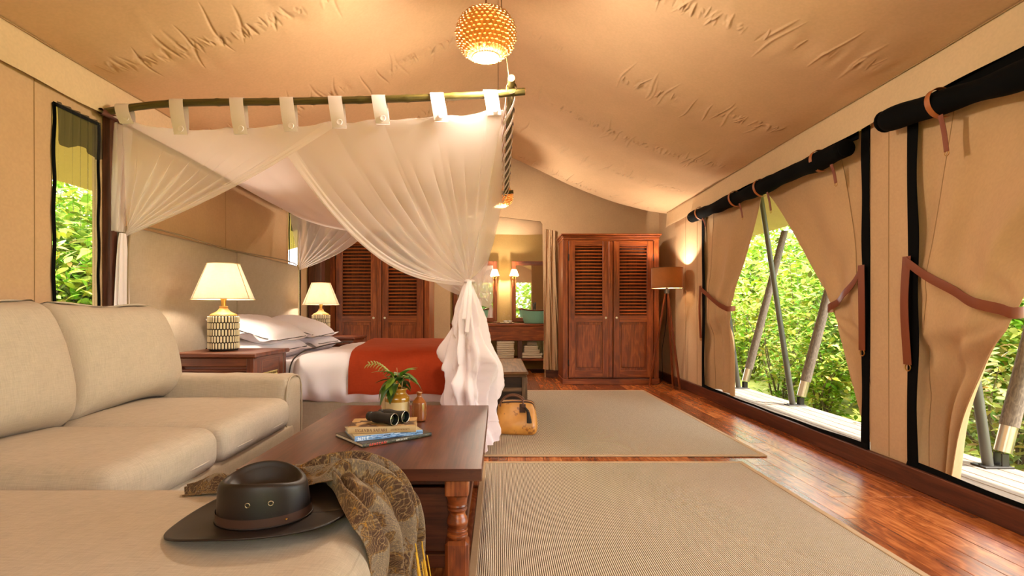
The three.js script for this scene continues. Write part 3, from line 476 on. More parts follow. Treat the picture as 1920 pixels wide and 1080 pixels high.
// ---------------------------------------------------------------- wardrobes with louvred doors
function wardrobe(label, x, d) {
  const t = thing('wardrobe', label, 'wardrobe', 'louvred wardrobes', x, 0, -d), W = 1.34, D = 0.56, Z = -D / 2;
  for (const s of [-1, 1]) mesh('side_panel', B(0.025, 1.98, D, s * (W / 2 - 0.0125), 1.04, Z, 0.002, 1), M.wardrobe, t);
  mesh('back_panel', B(W - 0.06, 1.95, 0.012, 0, 1.03, -D + 0.01, 0.002, 1), M.wardrobe, t);
  mesh('top', B(W, 0.03, D, 0, 2.02, Z, 0.003, 0), M.wardrobe, t); mesh('bottom', B(W - 0.06, 0.02, D - 0.03, 0, 0.1, Z, 0.002, 0), M.wardrobe, t);
  mesh('cornice', [B(W + 0.06, 0.022, D + 0.04, 0, 2.094, Z + 0.02, 0.006, 0), B(W + 0.035, 0.026, D + 0.03, 0, 2.071, Z + 0.015, 0.01, 0), B(W + 0.012, 0.04, D + 0.012, 0, 2.042, Z + 0.006, 0.008, 0)], M.wardrobe, t);
  mesh('plinth', B(W + 0.012, 0.085, D + 0.008, 0, 0.0425, Z + 0.004, 0.005, 0), M.wardrobe, t);
  for (const s of [-1, 1]) mesh('stile', B(0.07, 1.94, 0.03, s * (W / 2 - 0.035), 1.055, -0.012, 0.004, 1), M.wardrobe, t);
  const slat = (() => { const g = B(0.42, 0.027, 0.008, 0, 0, 0, 0.003, 0); g.rotateX(-0.75); return g; })(), slat2 = (() => { const g = B(0.42, 0.027, 0.008, 0, 0, 0, 0.003, 0); g.rotateX(-0.75); return g; })();
  const knob = lathe(bulge([[0, 0.026], [0.012, 0.025], [0.016, 0.018], [0.012, 0.01], [0.006, 0.006], [0.008, 0]], 4), 16).rotateX(Math.PI / 2);
  for (const s of [-1, 1]) {
    const dr = new THREE.Group(); dr.name = 'door'; dr.position.set(s * 0.31, 1.055, 0); t.add(dr);
    const in_ = -s;                                             // towards the middle of the wardrobe
    mesh('frame', [B(0.09, 1.9, 0.028, -s * -0.235, 0, 0, 0.004, 1), B(0.085, 1.9, 0.028, in_ * 0.235, 0, 0, 0.004, 1), B(0.39, 0.07, 0.026, 0, 0.915, 0, 0.003, 0), B(0.39, 0.095, 0.026, 0, -0.135, 0, 0.003, 0), B(0.39, 0.095, 0.026, 0, -0.9, 0, 0.003, 0)], M.wardrobe, dr);
    if (s < 0) mesh('astragal', B(0.06, 1.9, 0.02, 0.305, 0, 0.01, 0.008, 1), M.wardrobe, dr);
    for (let i = 0; i < 21; i++) { const m = mesh('slat', i % 3 ? slat : slat2, M.wardrobe, dr); m.position.set(0, 0.862 - i * 0.0462, -0.004); m.rotation.x = 0.06 * (hash(i, 3 + s) - 0.5); }
    mesh('panel', [B(0.4, 0.69, 0.012, 0, -0.52, -0.006, 0.002, 1), B(0.33, 0.6, 0.014, 0, -0.515, 0.002, 0.006, 1)], M.wardrobe, dr);
    mesh('knob', moved(knob, in_ * 0.235, -0.12, 0.013), mat(0xe9dcc4, 0.25), dr);
    for (const y of [0.72, -0.75]) mesh('hinge', rod([s * 0.279, y - 0.045, 0.012], [s * 0.279, y + 0.045, 0.012], 0.007), M.iron, dr);
  }
  mesh('lining', B(W - 0.08, 1.85, 0.01, 0, 1.05, -0.06, 0.002, 1), WOOD(woodRed, 0.8), t);
  return t;
}
const wardrobeA = wardrobe('louvred reddish wardrobe standing beside the tripod floor lamp', 1.573, 7.44);
copy(wardrobeA, 'louvred reddish wardrobe half hidden behind the bed and its net', -1.6, 0, -7.2);
// ---------------------------------------------------------------- bed
{
  const hb = thing('headboard', 'tall padded beige headboard panel across the wall behind the bed', 'headboard', null, -2.33, 0, 0);
  for (const [a, b] of [[3.31, 4.71], [4.715, 6.16]]) { const p = mesh('pad', soft(0.1, 1.54, b - a, 0.025, { puff: 0.004, u: a, seg: [8, 22, 24] }), M.headboard, hb); p.position.set(-0.02, 0.775, -(a + b) / 2); }
  mesh('piping', tube([[0.035, 0.1, -3.325], [0.035, 1.5, -3.325], [0.035, 1.54, -3.36], [0.035, 1.542, -4.6], [0.035, 1.542, -6.1], [0.035, 1.5, -6.15]], 0.006, 6, 80), mat(0x8f7a5e, 0.9), hb);
}
const bedX = [-2.24, -0.33], bedD = [3.98, 5.74];
{
  const b = thing('bed', 'wide bed with beige divan base and white mattress sheet', 'bed', null, -1.285, 0, -4.86);
  mesh('base', soft(1.91, 0.34, 1.76, 0.03, { warp: ruck(0.006, 3) }).translate(0, 0.17, 0), M.headboard, b);
  mesh('mattress', soft(1.9, 0.3, 1.75, 0.06, { puff: 0.008, warp: ruck(0.008, 6, 9) }).translate(-0.005, 0.49, 0), M.sheet, b);
  const cover = solo('duvet', soft(1.24, 0.375, 1.86, 0.13, { puff: 0.01, seg: [60, 22, 60], warp: (x, y, z) => { const side = smooth(0.7, 0.93, Math.abs(z)), f = Math.sin(x * 34 + 5 * fbm(x * 3, y * 4, 1e6, 1e6, 3) + y * 6 * Math.sign(x)) * 0.013 * side * smooth(0.19, -0.1, y), n = fbm(x * 4, z * 3.5, 1e6, 1e6, 12, 4) - 0.5, e = smooth(-0.15, -0.187, y) * 0.012 * Math.sin(x * 9); return [n * 0.015, n * 0.014 + e + 0.007 * Math.pow(1 - Math.abs(2 * fbm(x * 6 + 2, z * 5, 1e6, 1e6, 33, 2) - 1), 5) * smooth(0, 0.1, y), f + n * 0.01]; } }).translate(-0.935, 0.505, -4.86), M.sheet, 'rumpled white duvet drawn over the bed below the pillows', 'duvet');
  mesh('piping', tube([[-1.535, 0.36, -3.955], [-1.55, 0.5, -3.945], [-1.548, 0.63, -4.0], [-1.535, 0.685, -4.12], [-1.53, 0.71, -4.5], [-1.53, 0.715, -5.2], [-1.53, 0.7, -5.6]], 0.0055, 6, 60), M.pipingDark, cover);
  const path = curve([[0, 0], [1, 1]]);
  const prof = new THREE.CatmullRomCurve3([[3.908, 0.405], [3.905, 0.5], [3.916, 0.6], [3.98, 0.693], [4.1, 0.728], [4.5, 0.741], [4.9, 0.744], [5.3, 0.741], [5.63, 0.725], [5.76, 0.66], [5.815, 0.55], [5.815, 0.43]].map(([d, h]) => V(0, h, -d)));
  solo('bed_throw', thick(grid(46, 90, (u, v) => { const p = prof.getPointAt(v), n = fbm(u * 5, v * 9, 1e6, 1e6, 3, 3) - 0.5, w = lerp(-1.1, -1.31, smooth(0.1, 1, v)); return [lerp(w, -0.3, u) + 0.008 * n, p.y + 0.012 * n + (v < 0.02 || v > 0.98 ? 0.005 * Math.sin(u * 20) : 0), p.z + 0.006 * n, u * 0.85, v * 2.4]; }), 0.006), M.throw, 'rust red throw laid across the foot end of the bed', 'blanket');
  const pillowG = (seed) => { const side = (s) => grid(40, 40, (u, v) => { const x = 2 * u - 1, z = 2 * v - 1, q = Math.max(Math.abs(x), Math.abs(z)), ix = clamp(x / 0.88, -1, 1), iz = clamp(z / 0.9, -1, 1), y = 0.085 * Math.pow((1 - Math.pow(ix, 4)) * (1 - Math.pow(iz, 4)), 0.62), n = fbm(x * 3 + seed, z * 3 + s, 1e6, 1e6, seed, 4) - 0.5;
    return [x * 0.29 * (1 - 0.05 * z * z) + 0.01 * n, s * (y + 0.002) + 0.02 * n * (y / 0.085) + 0.018 * Math.sin(x * 9 + seed) * smooth(0.86, 1, q) * Math.abs(z), z * 0.39 * (1 - 0.05 * x * x), x * 0.3, z * 0.4]; }); return merge([side(1), side(-1)]); };
  const line = (s) => tube(Array.from({ length: 40 }, (_, i) => { const a = i / 40 * 6.283, c = Math.cos(a), w = Math.sin(a), m = Math.max(Math.abs(c), Math.abs(w)), k = Math.min(1 / m, 1.25), x = clamp(c * k, -1, 1) * 0.885, z = clamp(w * k, -1, 1) * 0.905; return [x * 0.29, 0.006, z * 0.39]; }), 0.0035, 5, 120, true);
  const pillow = (label, x, y, d, rz, ry, rx, seed) => { const t = thing('pillow', label, 'pillow', 'white pillows at the bed head', x, y, -d); t.rotation.set(rx, ry, rz); mesh('case', pillowG(seed), M.sheet, t); mesh('piping', line(), M.pipingDark, t); };
  pillow('white pillow lying flat at the bottom of the pile behind the near lamp', -1.93, 0.715, 4.42, -0.04, 0.03, 0, 2);
  pillow('white pillow tilted on top of the pile behind the near lamp', -1.94, 0.865, 4.4, -0.3, -0.04, 0.02, 5);
  pillow('white pillow lying flat at the bottom of the pile by the far lamp', -1.93, 0.715, 5.3, -0.04, -0.03, 0, 8);
  pillow('white pillow tilted on top of the pile by the far lamp', -1.94, 0.86, 5.28, -0.3, 0.05, 0.02, 11);
}
// ---------------------------------------------------------------- bedside tables
function nightstand(label, d) {
  const t = thing('bedside_table', label, 'bedside table', 'bedside tables', -1.835, 0, -d), H = 0.74;
  mesh('top', B(0.57, 0.028, 0.56, 0, H - 0.014, 0, 0.006, 0), M.night, t);
  for (const x of [-1, 1]) for (const z of [-1, 1]) mesh('leg', B(0.05, H - 0.03, 0.05, x * 0.24, (H - 0.03) / 2, z * 0.235, 0.004, 1), M.night, t);
  for (const z of [-1, 1]) { mesh('side_panel', B(0.44, 0.5, 0.014, 0, 0.44, z * 0.225, 0.002, 0), M.nightDull, t); mesh('rail', B(0.44, 0.055, 0.028, 0, 0.682, z * 0.238, 0.003, 0), M.night, t); mesh('rail', B(0.44, 0.016, 0.024, 0, 0.628, z * 0.238, 0.003, 0), M.night, t); mesh('rail', B(0.44, 0.06, 0.028, 0, 0.2, z * 0.238, 0.003, 0), M.night, t); }
  mesh('back_panel', B(0.014, 0.5, 0.43, -0.235, 0.44, 0, 0.002, 1), M.nightDull, t);
  const dr = new THREE.Group(); dr.name = 'door'; dr.position.set(0.25, 0.45, 0); t.add(dr);
  mesh('frame', [B(0.022, 0.48, 0.09, 0, 0, 0.175, 0.003, 1), B(0.022, 0.48, 0.09, 0, 0, -0.175, 0.003, 1), B(0.022, 0.09, 0.26, 0, 0.195, 0, 0.003, 2), B(0.022, 0.09, 0.26, 0, -0.195, 0, 0.003, 2)], M.night, dr);
  const cane = []; for (let i = -6; i <= 6; i++) cane.push(B(0.003, 0.32, 0.006, 0, 0, i * 0.021, 0.001), B(0.003, 0.008, 0.27, 0.003, i * 0.024, 0, 0.001));
  kindOf(mesh('cane_panel', cane, mat(0xdcc27e, 0.6), dr), 'stuff');
  mesh('knob', new THREE.SphereGeometry(0.012, 12, 8).translate(0.02, 0, -0.175), M.brass, dr);
  mesh('rail', B(0.03, 0.05, 0.43, 0.245, 0.69, 0, 0.003, 2), M.night, t); mesh('shelf', B(0.45, 0.018, 0.44, 0, 0.2, 0, 0.002, 0), M.night, t);
  return t;
}
const nsA = nightstand('dark wooden bedside table behind the sofa arm, with a caned front', 3.69);
copy(nsA, 'dark wooden bedside table at the far side of the bed', -1.835, 0, -6.03);
// ---------------------------------------------------------------- trunk and rugs
{
  const t = thing('trunk', 'dark weathered wooden chest at the foot of the bed', 'trunk', null, 0.02, 0.009, -5.42);
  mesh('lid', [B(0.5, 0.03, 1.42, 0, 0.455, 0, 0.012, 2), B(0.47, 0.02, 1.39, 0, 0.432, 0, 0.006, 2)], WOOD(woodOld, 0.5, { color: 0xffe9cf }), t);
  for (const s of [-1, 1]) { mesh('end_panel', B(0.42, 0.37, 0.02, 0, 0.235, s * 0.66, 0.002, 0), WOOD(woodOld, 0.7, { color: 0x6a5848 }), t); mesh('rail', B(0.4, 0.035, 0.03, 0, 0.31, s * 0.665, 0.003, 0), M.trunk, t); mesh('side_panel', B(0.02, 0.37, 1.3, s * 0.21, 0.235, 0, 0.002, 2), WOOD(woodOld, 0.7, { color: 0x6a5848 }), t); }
  for (const x of [-1, 1]) for (const z of [-1, 1]) mesh('corner_post', B(0.05, 0.42, 0.05, x * 0.215, 0.21, z * 0.66, 0.005, 1), M.trunk, t);
  mesh('bottom', B(0.42, 0.02, 1.3, 0, 0.06, 0, 0.002, 2), M.trunk, t);
}
const rugMap = texture(256, 256, (u, v) => { const c = u * 16, r = Math.sin((c - Math.floor(c)) * 3.1416), k = Math.floor(c), b = 0.5 + 0.5 * Math.sin((v * 16 + (k % 2) * 0.5) * 6.283), n = vnoise(u * 128, v * 128, 128, 128, 4); const t = smooth(0.35, 0.75, r) * (0.86 + 0.14 * b) * (0.85 + 0.25 * n); return [lerp(0.33, 0.9, t), lerp(0.25, 0.83, t), lerp(0.18, 0.73, t)]; }, true, 1 / 0.136, 1 / 0.136);
const rugBump = texture(256, 256, (u, v) => { const c = u * 16, r = Math.sin((c - Math.floor(c)) * 3.1416), k = Math.floor(c), b = 0.5 + 0.5 * Math.sin((v * 16 + (k % 2) * 0.5) * 6.283); return r * (0.75 + 0.25 * b); }, false, 1 / 0.136, 1 / 0.136);
const rugMat = mat(0xffffff, 0.95, { map: rugMap, bumpMap: rugBump, bumpScale: 0.003, specularIntensity: 0.15 }), rugEdge = mat(0xc3a27c, 0.9, { map: mottled, bumpMap: weave, bumpScale: 0.0005 });
function rug(label, x0, x1, d0, d1, ry) {
  const w = x1 - x0, l = d1 - d0, t = thing('rug', label, 'rug', 'ribbed woven rugs on the floor', (x0 + x1) / 2, 0, -(d0 + d1) / 2, ry);
  mesh('field', grid(30, 30, (u, v) => [(u - 0.5) * (w - 0.05), 0.0082 + 0.001 * fbm(u * 9, v * 9, 1e6, 1e6, 2), (0.5 - v) * (l - 0.05), u * w, v * l]), rugMat, t);
  mesh('backing', B(w - 0.02, 0.005, l - 0.02, 0, 0.0035, 0, 0.001), rugEdge, t);
  const e = 0.035; mesh('binding', [B(w, 0.011, e, 0, 0.0062, l / 2 - e / 2, 0.004), B(w, 0.011, e, 0, 0.0062, -l / 2 + e / 2, 0.004), B(e, 0.0108, l - 2 * e, w / 2 - e / 2, 0.0061, 0, 0.004), B(e, 0.0108, l - 2 * e, -w / 2 + e / 2, 0.0061, 0, 0.004)], rugEdge, t);
}
rug('ribbed beige rug in the foreground beside the coffee table', -0.115, 1.63, 1.0, 3.56, 0);
rug('ribbed beige rug farther back, under the leather bag and the chest', -0.16, 1.87, 3.7, 6.86, 0.0);
// ---------------------------------------------------------------- lamps
const bulbMat = (c, i) => mat(0xffffff, 0.5, { emissive: c, emissiveIntensity: i });
function bulb(t, x, y, z, r, power, part = 'bulb') { const m = mesh(part, new THREE.SphereGeometry(r, 16, 12).translate(x, y, z), bulbMat(WARM, 6), t); const l = new THREE.PointLight(WARM, power, 0, 2); l.position.set(x, y, z); l.castShadow = true; l.shadow.radius = r / 0.02; t.add(l); return m; }
const shadeMat = mat(0xfff4e4, 0.95, { transmission: 0.65, map: linenMap }), ribMat = mat(0xe6d6b4, 0.7), darkClay = mat(0x3a2c20, 0.7);
function tableLamp(label, x, y, d) {
  const t = thing('table_lamp', label, 'lamp', 'bedside lamps', x, y, -d);
  mesh('body', lathe([[0, 0.003], [0.088, 0.003], [0.094, 0.012], [0.094, 0.234], [0.088, 0.242], [0.05, 0.245]], 40), darkClay, t);
  const ribs = []; for (let k = 0; k < 5; k++) for (let i = 0; i < 30; i++) { const a = (i + (k % 2) * 0.5) / 30 * 6.283, g = B(0.0125, 0.041, 0.009, 0, 0, 0.0965, 0.0035, 1); g.rotateY(a); g.translate(0, 0.034 + k * 0.0455, 0); ribs.push(g); }
  kindOf(mesh('ribs', ribs, ribMat, t), 'stuff');
  mesh('shoulder', lathe(bulge([[0.09, 0.241], [0.08, 0.252], [0.048, 0.268], [0.03, 0.288], [0.026, 0.3], [0.028, 0.305], [0, 0.307]], 4), 32), mat(0xa06a1e, 0.4), t);
  mesh('neck', [rod([0, 0.305, 0], [0, 0.35, 0], 0.017), rod([0, 0.35, 0], [0, 0.372, 0], 0.021)], M.brass, t);
  const sh = mesh('shade', thick(grid(64, 8, (u, v) => { const a = u * 6.2832, r = lerp(0.104, 0.2, v) + 0.0015 * Math.cos(a * 8); return [r * Math.cos(a), lerp(0.6, 0.355, v), r * Math.sin(a), u, v * 0.25]; }), 0.0012), shadeMat, t);
  for (const [r, yy] of [[0.105, 0.6], [0.2005, 0.355]]) { const g = new THREE.TorusGeometry(r, 0.0028, 6, 64); g.rotateX(Math.PI / 2); mesh('rim', g.translate(0, yy, 0), mat(0xcdb48a, 0.8), sh); }
  for (const a of [2.3, 4.6, 0.2]) mesh('rib_seam', tube([[0.1055 * Math.cos(a), 0.6, 0.1055 * Math.sin(a)], [0.201 * Math.cos(a), 0.355, 0.201 * Math.sin(a)]], 0.0025, 5, 8), mat(0xc9ac7c, 0.8), sh);
  bulb(t, 0, 0.45, 0, 0.03, 1.15);
  return t;
}
const lampA = tableLamp('ribbed ceramic table lamp with a lit cream shade on the near bedside table', -1.905, 0.741, 3.7);
copy(lampA, 'ribbed ceramic table lamp with a lit cream shade on the far bedside table', -2.01, 0.741, -6.05);
solo('lamp_cord', tube([[-1.985, 0.747, -3.76], [-2.05, 0.746, -3.85], [-2.09, 0.748, -3.86], [-2.13, 0.735, -3.88], [-2.17, 0.6, -3.88], [-2.19, 0.3, -3.88]], 0.0035, 6, 40), M.black, 'dark lamp cord trailing off the back of the near bedside table', 'cord');
// woven pendant lamps hanging from the ridge
function pendant(label, x, y, d, R, H, hang, power) {
  const t = thing('pendant_lamp', label, 'pendant lamp', null, x, y, -d), strips = [], rows = 15, cols = 34, R1 = rng(77);
  const ringAt = (k) => { const th = lerp(0.32, 2.72, k / rows); return [R * Math.pow(Math.sin(th), 0.86), H * Math.cos(th) * 1.06]; };
  for (let k = 0; k < rows; k++) for (let i = 0; i < cols; i++) {
    const a0 = (i + (k % 2) * 0.5) / cols * 6.283, a1 = a0 + 6.283 / cols * 1.05, [r0, y0] = ringAt(k), [r1, y1] = ringAt(k + 1), out = 0.011 + 0.007 * R1(), tw = (R1() - 0.5) * 0.008;
    const q = (r, a, yy) => [r * Math.cos(a), yy, r * Math.sin(a)];
    strips.push(flat(thick(grid(2, 2, (u, v) => q(lerp(r0, r1, v) + out * Math.sin(u * 3.1416) * (0.5 + 0.5 * v) - 0.003 + tw * (v - 0.5) + (i % 2 ? 0.004 : 0) * v, lerp(a0, a1, u), lerp(y0, y1, v) * 1.0 + 0.004 * (u - 0.5))), 0.0015)));
  }
  kindOf(mesh('woven_shade', strips, mat(0xd09a48, 0.7, { transmission: 0.25 }), t), 'stuff');
  const [rb, yb] = ringAt(rows), [rt, yt] = ringAt(0);
  const ring = new THREE.TorusGeometry(rb, 0.005, 8, 48); ring.rotateX(Math.PI / 2); mesh('bottom_ring', ring.translate(0, yb, 0), mat(0x8a5a20, 0.6), t);
  mesh('cap', lathe([[0, yt + 0.004], [rt, yt], [rt, yt - 0.006], [0, yt - 0.006]], 24), mat(0x9a6a2a, 0.6), t);
  mesh('diffuser', lathe([[0, yb + 0.012], [rb * 0.9, yb + 0.006], [rb - 0.004, yb + 0.004]], 40), mat(0x5a4200, 0.8, { emissive: new THREE.Color(1, 0.85, 0.05), emissiveIntensity: 0.85 }), t);
  mesh('cord', rod([0, yt, 0], [0, hang - y, 0], 0.004), mat(0x7a4a20, 0.7), t);
  const l = new THREE.PointLight(WARM, power, 0, 2); l.position.set(0, yb - 0.05, 0); l.castShadow = true; l.shadow.radius = 4; t.add(l);
  const up = new THREE.PointLight(WARM, power * 0.08, 0, 2); up.position.set(0, 0.0, 0); up.castShadow = true; up.shadow.radius = 3; t.add(up);
  return t;
}
pendant('round woven cane pendant lamp, lit yellow, hanging from the ridge above the coffee table', -0.07, 2.603, 3.07, 0.165, 0.135, 3.3, 7);
pendant('small round woven pendant lamp far back beside the net edge, above the wardrobes', 0.03, 2.55, 7.1, 0.165, 0.135, 3.3, 6);
pendant('round woven pendant lamp over the daybed behind the camera', 0, 2.62, -0.6, 0.165, 0.135, 3.3, 2.5);
// tripod floor lamp
{
  const t = thing('floor_lamp', 'wooden tripod floor lamp with a brown drum shade in the right back corner', 'lamp', null, 2.2, 0, -6.95), apex = [0, 1.29, 0];
  for (const [x, z] of [[-0.13, -0.34], [0.19, -0.06], [0.14, -0.28]].map((p, i) => i === 2 ? [0.2, -0.36] : p)) mesh('leg', rod([x, 0.001, z], [x * 0.06, 1.28, z * 0.06], 0.017, 0.013, 10), M.wardrobe, t);
  mesh('hub', [rod([0, 1.255, 0], [0, 1.3, 0], 0.035), rod([0, 1.3, 0], [0, 1.38, 0], 0.016)], M.iron, t);
  const sh = mesh('shade', thick(grid(64, 6, (u, v) => { const a = u * 6.2832, r = 0.198; return [r * Math.cos(a), lerp(1.585, 1.325, v), r * Math.sin(a), u * 1.2, v * 0.27]; }), 0.0015), mat(0x9c6a3a, 0.95, { transmission: 0.22, map: linenMap }), t);
  for (const yy of [1.585, 1.325]) { const g = new THREE.TorusGeometry(0.198, 0.003, 6, 64); g.rotateX(Math.PI / 2); mesh('rim', g.translate(0, yy, 0), mat(0x6b4526, 0.8), sh); }
  mesh('diffuser', lathe([[0.05, 1.328], [0.19, 1.33]], 40), mat(0xfff0d0, 0.9, { transmission: 0.5 }), t);
  mesh('cord', tube([[0.0, 1.26, -0.02], [0.03, 0.9, -0.12], [0.0, 0.5, -0.2], [0.01, 0.1, -0.25], [-0.02, 0.012, -0.4], [-0.1, 0.01, -0.7]], 0.004, 6, 50), M.black, t);
  bulb(t, 0, 1.46, 0, 0.03, 4);
}
// ---------------------------------------------------------------- bamboo frame and mosquito net over the bed
const bamboo = mat(0xffffff, 0.5, { map: wood({ dark: [62, 52, 18], mid: [92, 78, 30], light: [120, 100, 46], seed: 71, figure: 0.4, w: 256, h: 128, ru: 1, rv: 6 }) }), bambooEnd = mat(0xa87a45, 0.7);
const frontRail = curve([[-2.39, 2.206], [-2.28, 2.228], [-1.95, 2.262], [-1.26, 2.274], [-0.6, 2.29], [0.0, 2.318], [0.16, 2.334]]);
const FR = 3.21, netTop = curve([[-2.28, 2.185], [-2.1, 2.14], [-1.92, 2.112], [-1.56, 2.122], [-1.25, 2.138], [-0.98, 2.152], [-0.71, 2.17], [-0.36, 2.192], [-0.04, 2.222], [0.03, 2.226]]);
const tabX = [-2.25, -1.925, -1.565, -1.265, -0.975, -0.715, -0.365, -0.045];
{
  const t = thing('bed_canopy_frame', 'dark green bamboo poles carrying the white mosquito net over the bed', 'canopy frame', null);
  const knots = (k) => 0.0215 * (1 + 0.14 * Math.exp(-Math.pow(((k * 9) % 1 - 0.5) / 0.05, 2)));
  const xs = Array.from({ length: 14 }, (_, i) => lerp(-2.39, 0.16, i / 13));
  mesh('front_pole', tube(xs.map((x) => [x, frontRail(x), -FR]), knots, 12, 130), bamboo, t);
  for (const [x, e] of [[-2.391, 1], [0.161, -1]]) mesh('pole_end', moved(new THREE.CylinderGeometry(0.021, 0.021, 0.004, 16), x, frontRail(x), -FR, 0, 0, Math.PI / 2), bambooEnd, t);
  mesh('side_pole', tube([[0.078, 2.374, -3.12], [0.08, 2.376, -4], [0.088, 2.38, -5], [0.095, 2.382, -6.02]], knots, 12, 130), bamboo, t);
  mesh('pole_end', moved(new THREE.CylinderGeometry(0.021, 0.021, 0.004, 16), 0.078, 2.374, -3.119, 0, Math.PI / 2), bambooEnd, t);
  mesh('side_pole', tube([[-2.35, 2.195, -3.15], [-2.355, 2.2, -4.5], [-2.36, 2.2, -6.05]], 0.019, 10, 30), M.post, t);
  mesh('back_pole', tube([[-2.42, 2.18, -5.96], [-1.2, 2.27, -5.96], [0.17, 2.355, -5.96]], knots, 12, 90), bamboo, t);
  mesh('corner_post', [B(0.055, 2.2, 0.055, -2.375, 1.1, -3.262, 0.006, 1)], M.post, t);
  mesh('hanging_cord', tube([[0.07, 2.37, -3.2], [0.03, 2.75, -3.25], [0.0, 3.3, -3.33]], 0.003, 5, 12), mat(0x6b5230, 0.8), t);
  for (const d of [3.2, 5.96]) mesh('lashing', tube(Array.from({ length: 40 }, (_, i) => { const a = i / 40 * 6.283 * 5; return [0.08 + 0.03 * Math.cos(a), 2.348 + 0.034 * Math.sin(a), -d + 0.01 * Math.sin(i)]; }), 0.003, 5, 120), mat(0x5b4426, 0.8), t);
}
const netC = 0xfff4f4;
const netMat = mat(netC, 0.95, { transparent: true, opacity: 0.46, transmission: 0.35, specularIntensity: 0.1 }), netDense = mat(netC, 0.95, { transparent: true, opacity: 0.5, transmission: 0.35, specularIntensity: 0.1 });
const cotton = mat(0xfcf0f3, 0.92, { transmission: 0.25, specularIntensity: 0.15 }), canopyMat = mat(0xfceeec, 0.95, { transparent: true, opacity: 0.9, transmission: 0.35, specularIntensity: 0.1 });
{
  const t = thing('mosquito_net', 'sheer white mosquito net draped over the bed and knotted at its foot corner', 'mosquito net', null);
  const sagTop = (x) => netTop(x) - 0.022 * Math.pow(Math.abs(Math.sin(((x + 2.25) / 0.31) * 3.1416)), 0.8) * (0.5 + 0.5 * vnoise(x * 5, 2)) * (x > -2.2 && x < -0.06 ? 1 : 0);
  const backTop = (x) => lerp(2.12, 2.24, (x + 2.33) / 2.36);
  // the cloth roof of the net, sagging under its poles
  mesh('canopy', grid(90, 70, (u, v) => { const x = lerp(-2.32, 0.03, u), d = lerp(FR, 5.93, v), e = 4 * u * (1 - u), f = 4 * v * (1 - v), hF = sagTop(Math.min(0.03, x)), hB = backTop(x) - 0.25 * Math.pow(e, 0.8) * (1 + 0.15 * Math.sin(u * 7));
    return [x, lerp(hF, hB, v) - 0.12 * f * e + 0.012 * (fbm(u * 5, v * 4, 1e6, 1e6, 9) - 0.5) + 0.006 * Math.sin(u * 60) * smooth(0.15, 0, v), -d]; }), canopyMat, t);
  function panel(name, top, knot, o, m) {                        // fans from an edge to a knot, in pleats
    const nu = o.nu ?? 220, nv = 44;
    return mesh(name, grid(nu, nv, (u, v) => {
      const w = smooth(0.02, 0.6, v), ph = u * 6.2832 * o.folds + 4.5 * fbm(u * 6, o.seed, 1e6, 1e6, o.seed, 2), s = clamp(u + (o.gather ?? 2.6) / (6.2832 * o.folds) * Math.sin(ph) * w * (0.6 + 0.8 * vnoise(u * 23, o.seed)) * smooth(0, 0.03, u) * smooth(1, 0.97, u));
      const A = top(s), f = Math.pow(v, o.pow ?? 0.9), K = o.spread ? [knot[0] + o.spread[0] * (s - 0.5), knot[1] + o.spread[1] * (s - 0.5), knot[2] + o.spread[2] * (s - 0.5)] : knot, hang = Math.sin(Math.PI * Math.pow(v, 0.85));
      const sag = lerp(o.sag[0], o.sag[1], Math.pow(s, o.sagPow ?? 1)), fold = o.amp * Math.cos(ph) * w * (1 - 0.55 * v) ;
      return [lerp(A[0], K[0], f) + (o.push?.[0] ?? 0) * hang * s + fold * (o.n?.[0] ?? 0), lerp(A[1], K[1], f) - sag * hang, lerp(A[2], K[2], f) + (o.push?.[2] ?? 0) * hang + fold * (o.n?.[2] ?? 1)];
    }), m, t);
  }
  const K = [-0.205, 1.217, -3.8], KL = [-2.31, 1.49, -3.3], KB = [-2.2, 1.5, -5.9], KR = [-0.2, 1.15, -5.6];
  panel('front_panel', (s) => { const x = lerp(-1.375, 0.03, s); return [x, sagTop(x), -FR - 0.004]; }, K, { folds: 11, amp: 0.007, sag: [0.29, 0.02], sagPow: 0.6, seed: 3, spread: [0.03, 0.05, 0.02], nu: 380 }, netMat);
  panel('front_hem', (s) => { const x = lerp(-1.385, -1.33, s); return [x, sagTop(x), -FR + 0.006]; }, K, { folds: 2, amp: 0.006, sag: [0.3, 0.27], seed: 13, nu: 24, gather: 0.4 }, netDense);
  panel('front_panel', (s) => { const x = lerp(-0.95, -2.26, s); return [x, sagTop(x), -FR + 0.004]; }, KL, { folds: 9, amp: 0.006, sag: [0.05, 0.0], seed: 5, spread: [0.03, 0.05, 0.0], nu: 320, pow: 0.95 }, netMat);
  panel('front_hem', (s) => { const x = lerp(-0.94, -1.03, s); return [x, sagTop(x), -FR + 0.009]; }, KL, { folds: 2, amp: 0.006, sag: [0.052, 0.045], seed: 15, nu: 24, gather: 0.4 }, netDense);
  panel('foot_panel', (s) => { const d = lerp(FR, 5.9, s); return [0.035 + 0.02 * (s - 0.5), 2.235, -d]; }, K, { folds: 10, amp: 0.012, n: [1, 0, 0], sag: [0.0, 0.2], seed: 7, push: [0.0, 0, 0], spread: [0.0, 0.05, -0.05], nu: 300 }, netDense);
  panel('back_panel', (s) => { const x = lerp(-1.15, -2.32, s); return [x, backTop(x) - 0.02, -5.93]; }, KB, { folds: 8, amp: 0.008, sag: [0.1, 0.0], seed: 9, spread: [0, 0.05, 0], nu: 240 }, netMat);
  panel('back_panel', (s) => { const x = lerp(-1.3, 0.03, s); return [x, backTop(x) - 0.02, -5.93]; }, KR, { folds: 8, amp: 0.008, sag: [0.25, 0.05], seed: 11, spread: [0, 0.05, 0], nu: 240 }, netMat);
